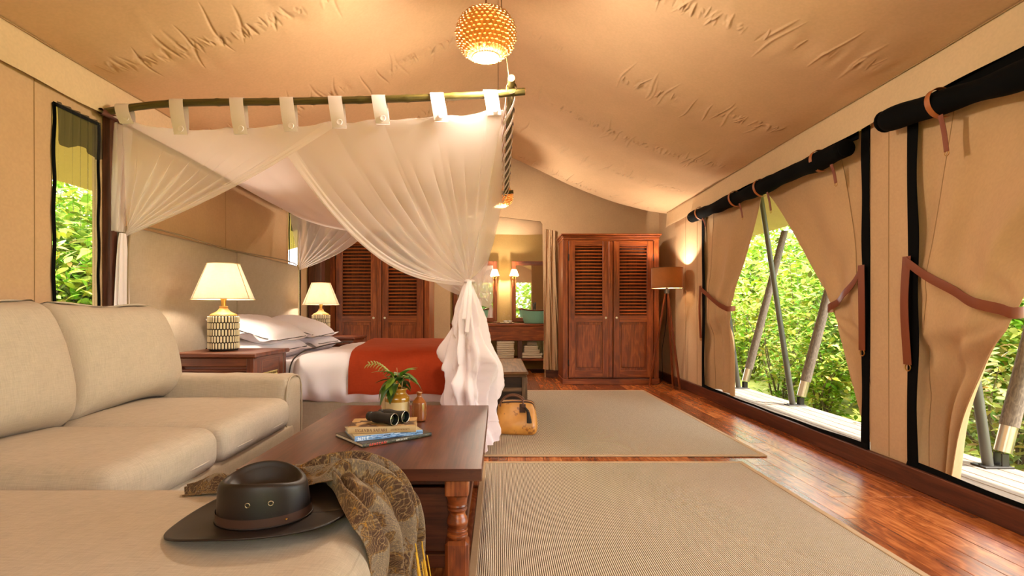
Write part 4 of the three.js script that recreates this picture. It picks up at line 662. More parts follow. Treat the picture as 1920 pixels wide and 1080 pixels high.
  // the gathered white skirt below the front knot
  mesh('gathered_skirt', grid(150, 120, (u, v) => {
    const a = u * 6.2832, h = lerp(1.235, 0.0, v), r = curve([[0, 0.018], [0.05, 0.045], [0.14, 0.075], [0.3, 0.105], [0.5, 0.135], [0.7, 0.15], [0.88, 0.165], [1, 0.175]])(v), k = smooth(0, 0.25, v);
    const f = 1 + k * (0.2 * Math.asin(0.95 * Math.sin(a * 9 + 2 * Math.sin(v * 4))) + 0.12 * Math.asin(0.95 * Math.sin(a * 15 + v * 5)));
    const puff = 0.07 * Math.exp(-Math.pow((v - 0.47 - 0.05 * Math.sin(a * 3 + 1)) / 0.09, 2)) * (0.5 + Math.sin(a * 2 + 0.5)) + 0.05 * Math.exp(-Math.pow((v - 0.64 - 0.06 * Math.sin(a * 2)) / 0.06, 2)) * (0.6 + Math.sin(a * 3 + 2)), n = fbm(u * 22, v * 14, 22, 1e6, 5, 3) - 0.5;
    const R = r * f + puff * k + 0.05 * k * n;
    return [-0.215 + R * Math.cos(a) * 0.98 + 0.015 * v, Math.max(0.012, h + 0.12 * smooth(0.75, 1, v) * Math.max(0, Math.cos(a)) - 0.05 * n * k), -3.79 + R * Math.sin(a) * 0.66];
  }), cotton, t);
  mesh('tie', [new THREE.TorusGeometry(0.03, 0.013, 8, 24).rotateX(Math.PI / 2).translate(-0.205, 1.225, -3.795), ribbon([[-0.205, 1.225, -3.755], [-0.225, 1.1, -3.7], [-0.235, 0.96, -3.68]], 0.026, [1, 0.1, 0]), ribbon([[-0.2, 1.225, -3.755], [-0.195, 1.1, -3.7], [-0.215, 0.87, -3.675]], 0.026, [1, -0.1, 0])], cotton, t);
  for (const [k, n] of [[KL, 1]]) mesh('gathered_tail', grid(60, 50, (u, v) => { const a = u * 6.2832, r = lerp(0.02, 0.075, Math.pow(v, 0.6)) * (1 + 0.2 * Math.sin(a * 7 + v * 3)); return [k[0] - 0.02 * v + r * Math.cos(a) * 0.55, lerp(k[1], 0.02, v), k[2] + 0.02 + r * Math.sin(a)]; }), cotton, t);
  mesh('side_curtain', grid(40, 40, (u, v) => [-2.33 + 0.02 * Math.sin(u * 30 + v * 4), lerp(2.16, 1.5, v), -3.24 - 0.14 * u * (1 - 0.5 * v) + 0.01 * Math.sin(u * 20)]), netDense, t);
  mesh('gathered_tail', grid(40, 40, (u, v) => { const a = u * 6.2832, r = lerp(0.02, 0.09, v) * (1 + 0.2 * Math.sin(a * 6)); return [KR[0] + r * Math.cos(a), lerp(KR[1], 0.02, v), KR[2] + r * Math.sin(a) * 0.6 - 0.3 * 0]; }), cotton, t);
  // tabs over the poles
  const button = lathe([[0, 0.004], [0.012, 0.004], [0.0165, 0.006], [0.018, 0.003], [0.018, 0]], 20).rotateX(Math.PI / 2);
  for (const x of tabX) {
    const hp = frontRail(x), hb = sagTop(x + 0.02) - 0.035, q = 0.027;
    const pts = [[x + 0.022, hb, -FR + 0.012], [x + 0.012, lerp(hb, hp, 0.5), -FR + 0.03], [x, hp, -FR + q], [x - 0.004, hp + q * 0.75, -FR + q * 0.65], [x - 0.004, hp + q, -FR], [x - 0.004, hp + q * 0.75, -FR - q * 0.65], [x, hp, -FR - q], [x + 0.012, lerp(hb, hp, 0.5), -FR - 0.02], [x + 0.022, hb, -FR - 0.004]];
    const tb = mesh('tab', ribbon(pts, 0.082, [1, 0, 0], 0.002), cotton, t);
    mesh('button', moved(button, x + 0.026, hb + 0.03, -FR + 0.021), cotton, tb);
  }
  for (let i = 0; i < 10; i++) { const d = 3.36 + i * 0.27, x = lerp(0.079, 0.094, i / 9), q = 0.03, h = 2.377; mesh('tab', ribbon([[x - 0.06, 2.2, -d - 0.05], [x - 0.035, h - 0.06, -d - 0.02], [x - q * 0.8, h + q * 0.6, -d], [x, h + q, -d], [x + q, h, -d], [x + q * 0.6, h - 0.06, -d - 0.01], [x - 0.045, 2.21, -d - 0.05]], 0.09, [0, 0, 1], 0.002), cotton, t); }
}
// ---------------------------------------------------------------- things on the coffee table
function canvasTexture(w, h, draw) { const c = document.createElement('canvas'); c.width = w; c.height = h; draw(c.getContext('2d'), w, h); const t = new THREE.CanvasTexture(c); t.colorSpace = THREE.SRGBColorSpace; return t; }
const paper = mat(0xe8dcc4, 0.9);
function book(label, cx, y, d, ry, L, W, T, coverMat, spineTex) {  // spine along local x, facing +z
  const t = thing('book', label, 'book', 'books stacked under the binoculars', cx, y, -d, ry), c = 0.0022;
  mesh('pages', B(L - 0.008, T - 2 * c, W - 0.006, 0, T / 2, -0.002, 0.001), paper, t);
  for (const yy of [c / 2, T - c / 2]) mesh('cover', B(L, c, W, 0, yy, 0, 0.0008), coverMat[yy > c ? 0 : 1], t);
  mesh('spine', grid(2, 6, (u, v) => { const a = lerp(-1.2, 1.2, v), q = Math.sin(a) / Math.sin(1.2); return [(u - 0.5) * L, T / 2 + q * T * 0.5, W / 2 + 0.003 * (Math.cos(a) - Math.cos(1.2)) / (1 - Math.cos(1.2)) + 0.0004, u, v]; }), mat(0xffffff, 0.5, { map: spineTex }), t);
  return t;
}
const spineA = canvasTexture(1024, 128, (g, w, h) => { g.fillStyle = '#c9ab7c'; g.fillRect(0, 0, w, h); g.fillStyle = '#5a2a1c'; g.font = 'bold 66px serif'; g.textBaseline = 'middle'; g.fillText('UGANDA SAFARI', 110, h / 2 + 6, 480); g.fillStyle = '#6a4128'; g.font = 'bold 44px serif'; g.fillText('ANDREW ROBERTS', 640, h / 2 + 2, 290); });
const spineB = canvasTexture(1024, 96, (g, w, h) => { g.fillStyle = '#7fa8d6'; g.fillRect(0, 0, w, h); for (let i = 0; i < 90; i++) { g.fillStyle = ['#b5cde8', '#5d86bb', '#2b4062', '#d7e4f2'][Math.floor(hash(i, 1) * 4)]; g.fillRect(hash(i, 2) * w, hash(i, 3) * h, 20 + hash(i, 4) * 90, 4 + hash(i, 5) * 14); } g.fillStyle = '#e6f0fa'; g.font = 'bold 76px sans-serif'; g.textBaseline = 'middle'; g.fillText('NILE', 40, h / 2 + 4); });
const spineC = canvasTexture(1024, 72, (g, w, h) => { g.fillStyle = '#3a3526'; g.fillRect(0, 0, w, h); for (let i = 0; i < 120; i++) { g.fillStyle = ['#6b6244', '#221d16', '#8d8160', '#4c5a34'][Math.floor(hash(i, 11) * 4)]; g.fillRect(hash(i, 12) * w, hash(i, 13) * h, 10 + hash(i, 14) * 50, 3 + hash(i, 15) * 10); } g.fillStyle = '#d8341c'; g.font = 'bold 58px sans-serif'; g.textBaseline = 'middle'; g.fillText('AFRICAN', 90, h / 2 + 3, 330); g.fillStyle = '#e6dfcc'; g.font = 'bold 34px serif'; g.fillText('WILDLIFE', 470, h / 2 + 2, 400); });
const coverTop = mat(0xffffff, 0.5, { map: texture(256, 256, (u, v) => { const n = fbm(u * 6, v * 6, 6, 6, 15, 4), k = smooth(0.5, 0.62, n); return [lerp(0.72, 0.3, k), lerp(0.58, 0.2, k), lerp(0.38, 0.12, k)]; }, true, 4, 4) });
book('dark hardback lying at the bottom of the book stack', -0.512, 0.4505, 2.38, 0.70, 0.333, 0.265, 0.016, [mat(0x463a2c, 0.5), mat(0x2f281f, 0.5)], spineC);
book('pale blue-spined book in the middle of the stack', -0.512, 0.467, 2.372, 0.47, 0.295, 0.213, 0.021, [mat(0xb3a27e, 0.5), mat(0x8098b4, 0.5)], spineB);
book('tan paperback on top of the stack with a dark title on its spine', -0.507, 0.4885, 2.372, 0.12, 0.285, 0.19, 0.027, [coverTop, mat(0xb89c70, 0.6)], spineA);
{
  const t = thing('binoculars', 'black binoculars lying on the top book', 'binoculars', null, -0.492, 0.516, -2.36, -0.56), rubber = mat(0x171513, 0.55, { bumpMap: weave, bumpScale: 0.0003 });
  // optical axis along +x, lenses at +x
  for (const s of [-1, 1]) {
    const z = s * 0.035, prof = bulge([[0, -0.076], [0.019, -0.076], [0.0205, -0.07], [0.0205, -0.058], [0.018, -0.054], [0.0225, -0.045], [0.0255, -0.02], [0.0225, 0.01], [0.0235, 0.045], [0.0265, 0.066], [0.0265, 0.076], [0.0245, 0.0775], [0.0238, 0.07]], 3);
    const b = mesh('barrel', lathe(prof, 30).rotateZ(-Math.PI / 2).translate(0, 0.0268, z), rubber, t);
    mesh('lens', lathe([[0, 0.066], [0.012, 0.0655], [0.0235, 0.063]], 28).rotateZ(-Math.PI / 2).translate(0, 0.0268, z), mat(0x0c1a14, 0.03, { clearcoat: 1, specularIntensity: 1 }), b);
    const rg = new THREE.TorusGeometry(0.0248, 0.0016, 8, 36); rg.rotateY(Math.PI / 2); mesh('lens_ring', rg.translate(0.0772, 0.0268, z), mat(0xc4beb2, 0.25, { metalness: 1 }), b);
  }
  mesh('bridge', [rod([-0.03, 0.029, 0], [0.045, 0.029, 0], 0.012, 0.01, 16), B(0.03, 0.018, 0.045, -0.012, 0.03, 0, 0.005), B(0.022, 0.016, 0.045, 0.028, 0.028, 0, 0.005)], rubber, t);
  mesh('focus_knob', moved(new THREE.CylinderGeometry(0.0125, 0.0125, 0.02, 24), -0.04, 0.034, 0, 0, 0, Math.PI / 2), mat(0x54504a, 0.35, { metalness: 0.8 }), t);
}
const glazeTop = mat(0xa8741f, 0.14, { clearcoat: 0.8, clearcoatRoughness: 0.08 }), glazeLow = mat(0xd9bf8c, 0.16, { clearcoat: 0.8, clearcoatRoughness: 0.08 }), stoneware = mat(0xffffff, 0.2, { map: texture(128, 128, (u, v) => { const n = fbm(u * 8, v * 8, 8, 8, 5); return [0.5 + 0.12 * n, 0.27 + 0.08 * n, 0.12 + 0.05 * n]; }, true, 3, 3), clearcoat: 0.6, clearcoatRoughness: 0.1 });
function jar(label, x, d, k) {
  const t = thing('stoneware_jar', label, 'jar', null, x, 0.451, -d); t.scale.setScalar(k);
  mesh('body', lathe([[0, 0.002], [0.058, 0.002], [0.0625, 0.006], [0.0635, 0.02], [0.0635, 0.098]], 44), glazeLow, t);
  mesh('shoulder', lathe(bulge([[0.0635, 0.098], [0.064, 0.112], [0.061, 0.122], [0.052, 0.132], [0.046, 0.138], [0.046, 0.15], [0.051, 0.156], [0.051, 0.163], [0.045, 0.165], [0.042, 0.15], [0.042, 0.12]], 4), 44), glazeTop, t);
  return t;
}
jar('two-tone stoneware jar with a yellow-brown shoulder holding green sprigs', -0.518, 2.74, 1);
jar('second stoneware jar half hidden behind the jar of sprigs', -0.575, 2.93, 1.02);
solo('stoneware_bottle', lathe(bulge([[0, 0.002], [0.033, 0.002], [0.036, 0.008], [0.036, 0.085], [0.034, 0.096], [0.018, 0.116], [0.0125, 0.122], [0.012, 0.134], [0.0145, 0.139], [0.0145, 0.146], [0.009, 0.148], [0.008, 0.13]], 4), 36).translate(-0.402, 0.451, -2.72), stoneware, 'small brown stoneware bottle beside the jar of sprigs', 'bottle');
{
  const t = thing('leafy_sprigs', 'green leafy sprigs with one fern-like shoot standing in the stoneware jar', 'sprigs', null, -0.518, 0.6, -2.74), R = rng(9), cols = [0x6f9a2a, 0x4f7d1c, 0x8cb03a, 0x3b6618].map((c) => mat(c, 0.45, { transmission: 0.3 }));
  const leaf = (len, wid, bend) => thick(grid(6, 14, (u, v) => { const w = wid * Math.pow(Math.sin(Math.PI * Math.pow(v, 0.75)), 0.9) * (u - 0.5); return [w, 0.25 * Math.abs(w) - bend * v * v * len, len * v]; }), 0.0006);
  const G = [leaf(0.075, 0.05, 0.5), leaf(0.09, 0.042, 0.8), leaf(0.06, 0.034, 0.3)];
  for (let i = 0; i < 32; i++) { const m = mesh('leaf', G[i % 3], cols[i % 4], t), a = i * 2.4, r = 0.012 + 0.03 * R(); m.position.set(r * Math.cos(a), 0.025 + 0.06 * R(), r * Math.sin(a)); m.rotation.set(-1.15 + 1.7 * R(), -a + 1.57, 0.5 * (R() - 0.5), 'YXZ'); const s = 0.7 + 0.6 * R(); m.scale.setScalar(s); }
  const stemPts = [[0, -0.05, 0], [-0.015, 0.06, 0.005], [-0.06, 0.115, 0.01], [-0.105, 0.14, 0.01], [-0.155, 0.135, 0.01]];
  mesh('stem', tube(stemPts, 0.0018, 5, 30), mat(0x8a8a3a, 0.6), t);
  const c = new THREE.CatmullRomCurve3(stemPts.map((p) => V(...p))), lf = [];
  const lg = leaf(0.034, 0.0085, 0.3);
  for (let i = 0; i < 26; i++) { const k = 0.3 + 0.7 * i / 26, p = c.getPointAt(k), s = i % 2 ? 1 : -1, g = lg.clone(); g.scale(1, 1, 1.15 - 0.35 * (k - 0.3)); g.rotateX(0.5 * s - 0.2); g.rotateY(-1.57 + s * 1.0); g.translate(p.x, p.y, p.z); lf.push(g); }
  kindOf(mesh('leaflets', lf, mat(0x9aa648, 0.5, { transmission: 0.3 }), t), 'stuff');
  mesh('shoot', [tube([[0.02, 0, 0], [0.03, 0.06, 0], [0.045, 0.085, 0], [0.062, 0.075, 0], [0.064, 0.045, 0]], 0.0022, 5, 24), tube([[0.0, 0, 0], [0.004, 0.07, 0.01], [-0.001, 0.12, 0.01]], 0.002, 5, 16)], mat(0xc09060, 0.6), t);
}
// ---------------------------------------------------------------- hat and shawl on the daybed
{
  const felt = mat(0xffffff, 0.5, { map: texture(256, 256, (u, v) => { const n = fbm(u * 5, v * 5, 5, 5, 25, 5), s = vnoise(u * 120, v * 120, 120, 120, 3) > 0.93 ? 0.07 : 0; return [0.06 + 0.1 * n + s, 0.03 + 0.055 * n + s * 0.8, 0.016 + 0.028 * n + s * 0.6]; }, true, 3, 3), bumpMap: weave, bumpScale: 0.0002});
  const t = thing('hat', 'dark brown wide-brimmed leather hat lying on the daybed', 'hat', null, -0.525, 0.542, -1.2); t.rotation.set(0.03, 0.06, 0.025);
  const ov = (a) => [0.101 * Math.cos(a), 0.081 * Math.sin(a)];
  mesh('crown', grid(96, 60, (u, v) => { const a = u * 6.2832, [ox, oz] = ov(a), rimY = 0.08 + 0.012 * Math.pow(Math.sin(a), 2) - 0.006 * Math.cos(a) + 0.008 * (Math.sin(a) < 0 ? Math.sin(a) * Math.sin(a) : 0) - 0.006 * Math.max(0, Math.cos(a - 2.4)), k = v < 0.5 ? 0 : (v - 0.5) / 0.5, side = Math.min(1, v / 0.5);
    const r = v < 0.5 ? 1 - 0.07 * side - 0.03 * Math.pow(side, 8) : 0.9 * (1 - k), y = v < 0.5 ? rimY * Math.sin(side * 1.5708 * 0.8) / Math.sin(1.5708 * 0.8) : lerp(rimY, 0.082, smooth(0.1, 0.8, k)) + 0.005 * Math.sin(Math.min(1, k * 5) * 3.14) - 0.024 * smooth(0.08, 0.55, k);
    const pinch = 1 - 0.14 * smooth(0.2, 1, side) * (1 - k) * Math.pow(Math.abs(Math.sin(a)), 1.5) * (0.5 - 0.5 * Math.cos(a - 0.4)) * 0.8;
    return [ox * r, 0.004 + y, oz * r * pinch, u * 0.6, v * 0.3]; }), felt, t);
  mesh('brim', thick(grid(110, 16, (u, v) => { const a = u * 6.2832, [ox, oz] = ov(a), X = lerp(ox, 0.192 * Math.cos(a) - 0.004, v), Z = lerp(oz, 0.168 * Math.sign(Math.sin(a)) * Math.pow(Math.abs(Math.sin(a)), 0.9), v); return [X, 0.004 - 0.01 * v * v * Math.pow(Math.cos(a), 2) * (Math.cos(a) < 0 ? 1 : -0.6) + 0.024 * v * v * Math.pow(Math.sin(a), 2) + 0.0015 * Math.sin(a * 3 + 1) * v, Z, u * 1.1, v * 0.1]; }), 0.004), felt, t);
  mesh('band', grid(96, 3, (u, v) => { const a = u * 6.2832, [ox, oz] = ov(a), k = 1.018 - 0.006 * v; return [ox * k, 0.005 + v * 0.021, oz * k, u * 0.6, v * 0.03]; }), mat(0x4a2f22, 0.5), t);
  mesh('band_edge', tube(Array.from({ length: 40 }, (_, i) => { const [ox, oz] = ov(i / 40 * 6.283); return [ox * 1.02, 0.007, oz * 1.02]; }), 0.0016, 5, 120, true), mat(0x2c1c14, 0.6), t);
  for (const a of [1.62, 1.15]) { const [ox, oz] = ov(a), n = V(ox / 0.0117, 0, oz / 0.0074).normalize(), e = new THREE.TorusGeometry(0.0048, 0.0012, 8, 20); e.applyQuaternion(new THREE.Quaternion().setFromUnitVectors(V(0, 0, 1), n)); mesh('eyelet', e.translate(ox * 0.965 + n.x * 0.002, 0.056, oz * 0.945 + n.z * 0.002), mat(0xb8a58a, 0.3, { metalness: 1 }), t); }
  { const [ox, oz] = ov(0.85); mesh('stud', new THREE.SphereGeometry(0.003, 8, 6).translate(ox * 1.03, 0.017, oz * 1.03), M.brass, t); }
}
{
  const paisley = texture(1024, 1024, (u, v) => {
    const wx = fbm(u * 6, v * 6, 6, 6, 41, 3), wy = fbm(u * 6, v * 6, 6, 6, 47, 3), a = Math.sin((u * 22 + wx * 9) * 6.283) + Math.sin((v * 22 + wy * 9) * 6.283), line = smooth(0.28, 0.1, Math.abs(a * 0.5)), bl = fbm(u * 9, v * 9, 9, 9, 51, 3), fine = vnoise(u * 200, v * 200, 200, 200, 9);
    let c = [0.38, 0.27, 0.16]; if (bl > 0.57) c = [0.47, 0.4, 0.34]; else if (bl < 0.42) c = [0.3, 0.19, 0.11];
    c = c.map((x, k) => lerp(x, [0.66, 0.55, 0.38][k], line * 0.6)); if (bl > 0.485 && bl < 0.5) c = [0.6, 0.42, 0.13];
    return c.map((x) => x * (0.8 + 0.35 * fine));
  }, true, 3.2, 3.2);
  const sm = mat(0xffffff, 0.8, { map: paisley, bumpMap: weave, bumpScale: 0.0004, sheen: 0.3, sheenColor: new THREE.Color(0.6, 0.5, 0.3) });
  const t = thing('shawl', 'brown and gold paisley shawl bunched beside the hat and hanging over the daybed end', 'shawl', null, 0, 0, 0);
  const path = new THREE.CatmullRomCurve3([[-0.82, 0.54], [-0.74, 0.548], [-0.62, 0.55], [-0.5, 0.565], [-0.42, 0.585], [-0.36, 0.588], [-0.295, 0.562], [-0.258, 0.5], [-0.25, 0.4], [-0.252, 0.28], [-0.255, 0.16]].map(([x, y]) => V(x, y, 0)));
  const sheet = (d0, d1, up, seed, v0, v1) => grid(110, 170, (u, vv) => {
    const v = lerp(v0, v1, vv), p = path.getPointAt(v), T = path.getTangentAt(v), N = V(-T.y, T.x, 0), c = lerp(d0(v), d1(v), u), warp = fbm(u * 3 + seed, v * 5, 1e6, 1e6, seed, 3) - 0.5;
    const f = Math.sin(u * 17 + warp * 9 + v * 5 + seed) * 0.5 + Math.sin(u * 31 + warp * 14 - v * 7) * 0.28 + 1.2 * warp, edge = smooth(0, 0.12, u) * smooth(1, 0.88, u), flatter = smooth(0.0, 0.1, v);
    const hgt = up + edge * (0.02 + 0.034 * f) * (0.5 + 0.5 * flatter);
    return [p.x + N.x * hgt, Math.max(0.03, p.y + N.y * hgt), -c + 0.02 * warp, u * 0.5, v * 1.2]; });
  mesh('cloth', thick(sheet((v) => lerp(1.385, 1.12, smooth(0.36, 0.58, v)) - 0.01 * smooth(0.5, 1, v), (v) => lerp(1.42, 1.43, v), -0.016, 3, 0, 0.97), 0.002), sm, t);
  mesh('upper_fold', thick(sheet((v) => lerp(1.3, 1.28, v), (v) => 1.46 - 0.02 * v, 0.006, 8, 0.3, 1), 0.002), sm, t);
  const fr = [], R = rng(4); for (let i = 0; i < 34; i++) { const d = lerp(1.2, 1.36, R()), x = -0.2 + 0.02 * R(), y = 0.47 - 0.25 * R(); fr.push(tube([[x, y, -d], [x + 0.01, y - 0.08, -d + 0.012 * (R() - 0.5)], [x + 0.004, y - 0.17, -d + 0.03 * (R() - 0.5)]], 0.0016, 4, 8)); }
  kindOf(mesh('fringe', fr, mat(0xd8a52a, 0.8), t), 'stuff');
}
// ---------------------------------------------------------------- leather bag on the rug
{
  const hide = mat(0xffffff, 0.34, { map: texture(256, 256, (u, v) => { const n = fbm(u * 4, v * 4, 4, 4, 65, 5), s = smooth(0.64, 0.74, fbm(u * 9, v * 9, 9, 9, 67, 3)); return [0.76 + 0.14 * n - 0.22 * s, 0.5 + 0.14 * n - 0.2 * s, 0.2 + 0.1 * n - 0.08 * s]; }, true, 3, 3), clearcoat: 0.25, clearcoatRoughness: 0.3 }), dark = mat(0x4a2a1a, 0.45);
  const t = thing('leather_bag', 'tan leather doctor-style bag with looped handles and a dark tassel', 'bag', null, 0.152, 0.012, -4.4, -0.12);
  mesh('body', soft(0.345, 0.26, 0.19, 0.045, { puff: 0.012, warp: (x, y, z) => { const k = smooth(-0.1, 0.13, y), n = fbm(x * 9 + 3, y * 9 + z * 4, 1e6, 1e6, 8, 3) - 0.5; return [-x * 0.14 * k + n * 0.01, n * 0.012, -z * 0.55 * k + n * 0.014]; } }).translate(0, 0.13, 0), hide, t);
  mesh('frame', tube([[-0.14, 0.25, 0.03], [0, 0.262, 0.034], [0.13, 0.25, 0.03], [0.15, 0.2, 0.03]], 0.007, 8, 40), dark, t);
  mesh('frame', tube([[-0.14, 0.25, -0.03], [0, 0.264, -0.034], [0.13, 0.25, -0.03], [0.15, 0.2, -0.03]], 0.007, 8, 40), dark, t);
  for (const z of [0.05, -0.05]) mesh('handle', tube([[-0.13, 0.225, z], [-0.122, 0.265, z], [-0.07, 0.305, z * 0.8], [-0.005, 0.31, z * 0.7], [0.05, 0.28, z * 0.8], [0.06, 0.225, z]], 0.0075, 8, 48), mat(0x6b4028, 0.4), t);
  mesh('clasp', [B(0.05, 0.07, 0.012, 0.055, 0.215, 0.066, 0.004), B(0.03, 0.03, 0.016, 0.055, 0.235, 0.068, 0.005)], dark, t);
  const tas = mesh('tassel', [rod([0.075, 0.225, 0.085], [0.1, 0.195, 0.094], 0.008, 0.012), ...Array.from({ length: 14 }, (_, i) => { const a = i / 14 * 6.283; return tube([[0.1 + 0.008 * Math.cos(a), 0.195, 0.096 + 0.008 * Math.sin(a)], [0.108 + 0.013 * Math.cos(a), 0.15, 0.103 + 0.01 * Math.sin(a)], [0.112 + 0.017 * Math.cos(a), 0.105, 0.107 + 0.012 * Math.sin(a)]], 0.0042, 5, 8); })], mat(0x241812, 0.6), t);
}
// ---------------------------------------------------------------- washstand beyond the opening
{
  const t = thing('washstand', 'long wooden washstand with a deep apron and an open shelf of towels', 'washstand', null, 0.1, 0, -9.32), L = 2.6;
  mesh('counter', B(L, 0.04, 0.62, 0, 0.8, 0, 0.006, 0), M.wardrobe, t);
  mesh('apron', [B(L - 0.06, 0.25, 0.03, 0, 0.655, 0.28, 0.004, 0), B(L - 0.06, 0.25, 0.03, 0, 0.655, -0.28, 0.004, 0)], M.wardrobe, t);
  mesh('shelf', B(L - 0.1, 0.04, 0.54, 0, 0.21, 0, 0.004, 0), M.wardrobe, t);
  for (const x of [-1.25, -0.42, 0.27, 1.25]) mesh('leg', B(0.08, 0.78, 0.08, x, 0.39, 0.25, 0.006, 1), M.red, t);
  for (const x of [-1.25, 1.25]) mesh('leg', B(0.08, 0.78, 0.08, x, 0.39, -0.25, 0.006, 1), M.red, t);
  solo('woven_mat', [B(0.9, 0.5, 0.012, 0.82, 0.5, -9.76, 0.003), ...Array.from({ length: 30 }, (_, i) => B(0.012, 0.5, 0.012, 0.39 + i * 0.03, 0.5, -9.752, 0.004)), ...Array.from({ length: 14 }, (_, i) => B(0.9, 0.01, 0.008, 0.82, 0.27 + i * 0.035, -9.747, 0.003))], mat(0xd8c48e, 0.8), 'pale woven reed mat on the wall behind the right half of the washstand shelf', 'mat');
}
for (const [x0, x1, lab] of [[0.25, 1.05, 'wood-framed mirror above the right green basin'], [-0.82, -0.02, 'wood-framed mirror above the left basin, half hidden by the net']]) {
  const t = thing('mirror', lab, 'mirror', 'framed mirrors over the washstand', (x0 + x1) / 2, 0, -9.74), w = x1 - x0, f = 0.075, lo = 0.84, hi = 1.945, H = hi - lo;
  mesh('glass', B(w - f, H - f, 0.008, 0, (lo + hi) / 2, 0.0, 0.001), mat(0xf2f0ea, 0.02, { metalness: 1 }), t);
  mesh('frame', [B(f, H, 0.035, -w / 2 + f / 2, (lo + hi) / 2, 0.01, 0.005, 1), B(f, H, 0.035, w / 2 - f / 2, (lo + hi) / 2, 0.01, 0.005, 1), B(w - 2 * f, f, 0.035, 0, hi - f / 2, 0.01, 0.005, 0), B(w - 2 * f, f, 0.035, 0, lo + f / 2, 0.01, 0.005, 0)], M.wardrobe, t);
}
for (const [x, lab] of [[-0.06, 'small lit wall sconce on the frame of the left mirror'], [0.29, 'small lit wall sconce on the frame of the right mirror']]) {
  const t = thing('wall_sconce', lab, 'sconce', 'wall sconces of the bathroom', x, 1.66, -9.69);
  mesh('backplate', moved(new THREE.CylinderGeometry(0.03, 0.035, 0.016, 20), 0, -0.02, -0.012, 0, Math.PI / 2), M.brass, t);
  mesh('arm', [tube([[0, -0.03, -0.01], [0, -0.06, 0.04], [0, -0.03, 0.08], [0, 0.0, 0.085]], 0.008, 8, 24), lathe(bulge([[0, -0.02], [0.015, -0.015], [0.02, 0], [0.012, 0.012], [0.014, 0.02]], 3), 16).translate(0, -0.01, 0.085), rod([0, -0.17, 0.0], [0, -0.02, 0.0], 0.008, 0.01)], M.brass, t);
  mesh('shade', lathe([[0.082, 0.01], [0.078, 0.03], [0.06, 0.08], [0.044, 0.125]], 32).translate(0, 0, 0.085), mat(0xf6e6c6, 0.9, { transmission: 0.55 }), t);
  bulb(t, 0, 0.06, 0.085, 0.02, 1.7);
}
const teal = mat(0x8cc4aa, 0.35, { map: mottled }), rimBrown = mat(0x6a3a1c, 0.4);
for (const [x, lab] of [[0.66, 'pale green tub-shaped basin with a rolled brown rim at the right'], [-0.44, 'pale green tub-shaped basin half hidden by the net bundle']]) {
  const t = thing('basin', lab, 'basin', 'green basins on the washstand', x, 0.821, -9.3), top = (a) => 0.225 + 0.035 * Math.pow(Math.abs(Math.cos(a)), 3);
  mesh('bowl', thick(grid(64, 14, (u, v) => { const a = u * 6.2832, k = lerp(0.76, 1, Math.pow(v, 0.6)); return [0.255 * k * Math.cos(a), v * top(a), 0.17 * k * Math.sin(a), u * 1.3, v * 0.25]; }), 0.006), teal, t);
  mesh('floor', lathe([[0, 0.006], [0.19, 0.006]], 40).scale(1, 1, 0.66), teal, t);
  mesh('rim', tube(Array.from({ length: 40 }, (_, i) => { const a = i / 40 * 6.283; return [0.262 * Math.cos(a), top(a), 0.176 * Math.sin(a)]; }), 0.012, 8, 100, true), rimBrown, t);
  mesh('tap', tube([[0, -0.001, -0.22], [0, 0.3, -0.22], [0, 0.36, -0.18], [0, 0.34, -0.12]], 0.012, 8, 30), M.iron, t);
}
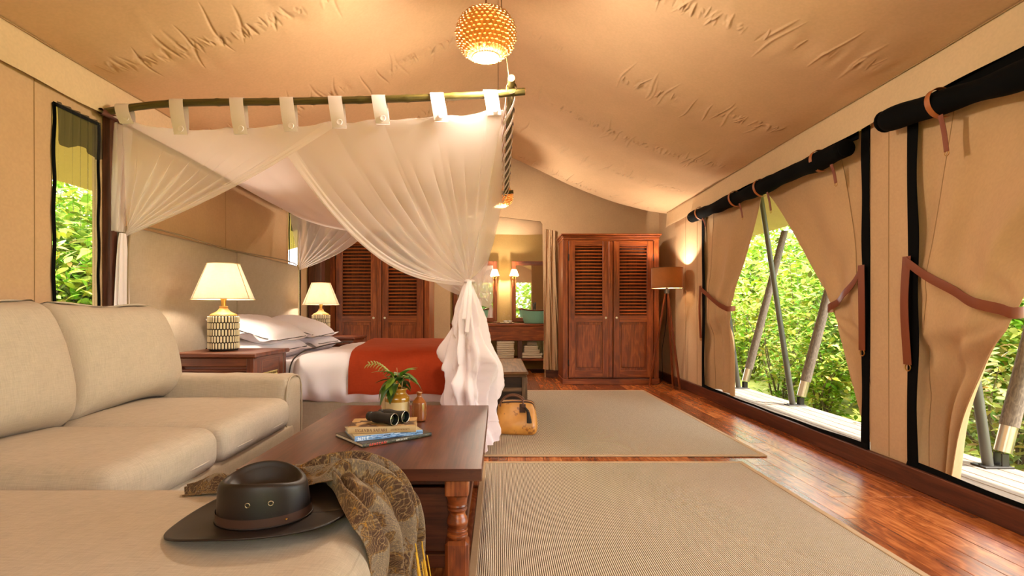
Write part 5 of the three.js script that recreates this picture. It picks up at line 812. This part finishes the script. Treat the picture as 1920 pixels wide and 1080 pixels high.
{
  const g = mat(0xffffff, 0.03, { transmission: 1, thickness: 0.0, ior: 1.45 });
  const tray = solo('tray', lathe([[0, 0.004], [0.12, 0.004], [0.14, 0.016], [0.145, 0.018], [0.143, 0.012], [0.125, 0], [0, 0]], 40).translate(0.14, 0.821, -9.2), mat(0xd8c19a, 0.4), 'small pale tray on the washstand between the basins', 'tray');
  for (const [x, d, h] of [[0.1, 9.24, 0.19], [0.19, 9.25, 0.2]]) { const t = thing('glass_bottle', x < 0.15 ? 'left clear glass bottle with a stopper on the washstand tray' : 'right clear glass bottle with a stopper on the washstand tray', 'bottle', 'glass bottles on the washstand', x, 0.826, -d); mesh('glass', lathe(bulge([[0, 0.001], [0.036, 0.001], [0.04, 0.01], [0.04, h * 0.55], [0.03, h * 0.7], [0.013, h * 0.8], [0.013, h * 0.92], [0.017, h * 0.95]], 4), 28), g, t); mesh('stopper', new THREE.SphereGeometry(0.019, 16, 10).translate(0, h, 0), g, t); }
  for (const [x, d, l] of [[0.13, 9.13, 'left white cup at the front of the washstand tray'], [0.205, 9.14, 'right white cup at the front of the washstand tray']]) { const t = thing('cup', l, 'cup', 'white cups on the washstand tray', x, 0.826, -d); mesh('bowl', lathe([[0, 0.003], [0.02, 0.003], [0.034, 0.02], [0.038, 0.05], [0.035, 0.05], [0.03, 0.022], [0, 0.01]], 28), mat(0xf0e8dc, 0.2), t); mesh('saucer', lathe([[0, 0.001], [0.03, 0.001], [0.055, 0.01], [0.03, 0.005], [0, 0.004]], 28), mat(0xf0e8dc, 0.2), t); }
  solo('soap_dish', lathe([[0, 0.004], [0.05, 0.004], [0.075, 0.025], [0.07, 0.026], [0.05, 0.01], [0, 0.009]], 28).translate(-0.03, 0.821, -9.12), mat(0xb98a52, 0.5), 'small brown dish beside the tray on the washstand', 'dish');
}
{
  const terry = mat(0xd8c8ae, 1, { bumpMap: weave, bumpScale: 0.002 });
  const fold = (w, h, d, seed) => { const p = []; for (let k = 0; k < 2; k++) p.push(soft(w, h / 2 + 0.004, d, h * 0.24, { seg: [10, 6, 10], warp: (x, y, z) => { const n = fbm(x * 8 + seed, z * 8 + k, 1e6, 1e6, seed, 2) - 0.5; return [n * 0.01, n * 0.008, n * 0.012]; } }).translate(0, h * (0.25 + 0.5 * k), 0)); return p; };
  const towel = (label, x, y, w, h, seed) => { const t = thing('towel', label, 'towel', 'folded towels on the washstand shelf', x, y, -9.18); fold(w, h, 0.3, seed).forEach((g) => mesh('fold', g, terry, t)); };
  ['bottom', 'second from the bottom', 'third from the bottom', 'top'].forEach((n, i) => towel(`folded towel, ${n} of the left pile of four on the washstand shelf`, 0.12 + 0.006 * (i % 2), 0.231 + i * 0.073, 0.3, 0.072, i));
  [['thick bottom towel of the right pile on the washstand shelf', 0.36, 0.09], ['second towel of the right pile on the washstand shelf', 0.27, 0.062], ['third towel of the right pile on the washstand shelf', 0.24, 0.06]].reduce((y, [l, w, h], i) => { towel(l, 0.58 - 0.01 * i, y, w, h, 10 + i); return y + h; }, 0.231);
  solo('rolled_towel', tube([[0.5, 0.478, -9.14], [0.58, 0.478, -9.14], [0.66, 0.478, -9.14]], 0.032, 14, 10), terry, 'rolled small towel on top of the right pile', 'towel', 'folded towels on the washstand shelf');
}
renderer.render(scene, camera);
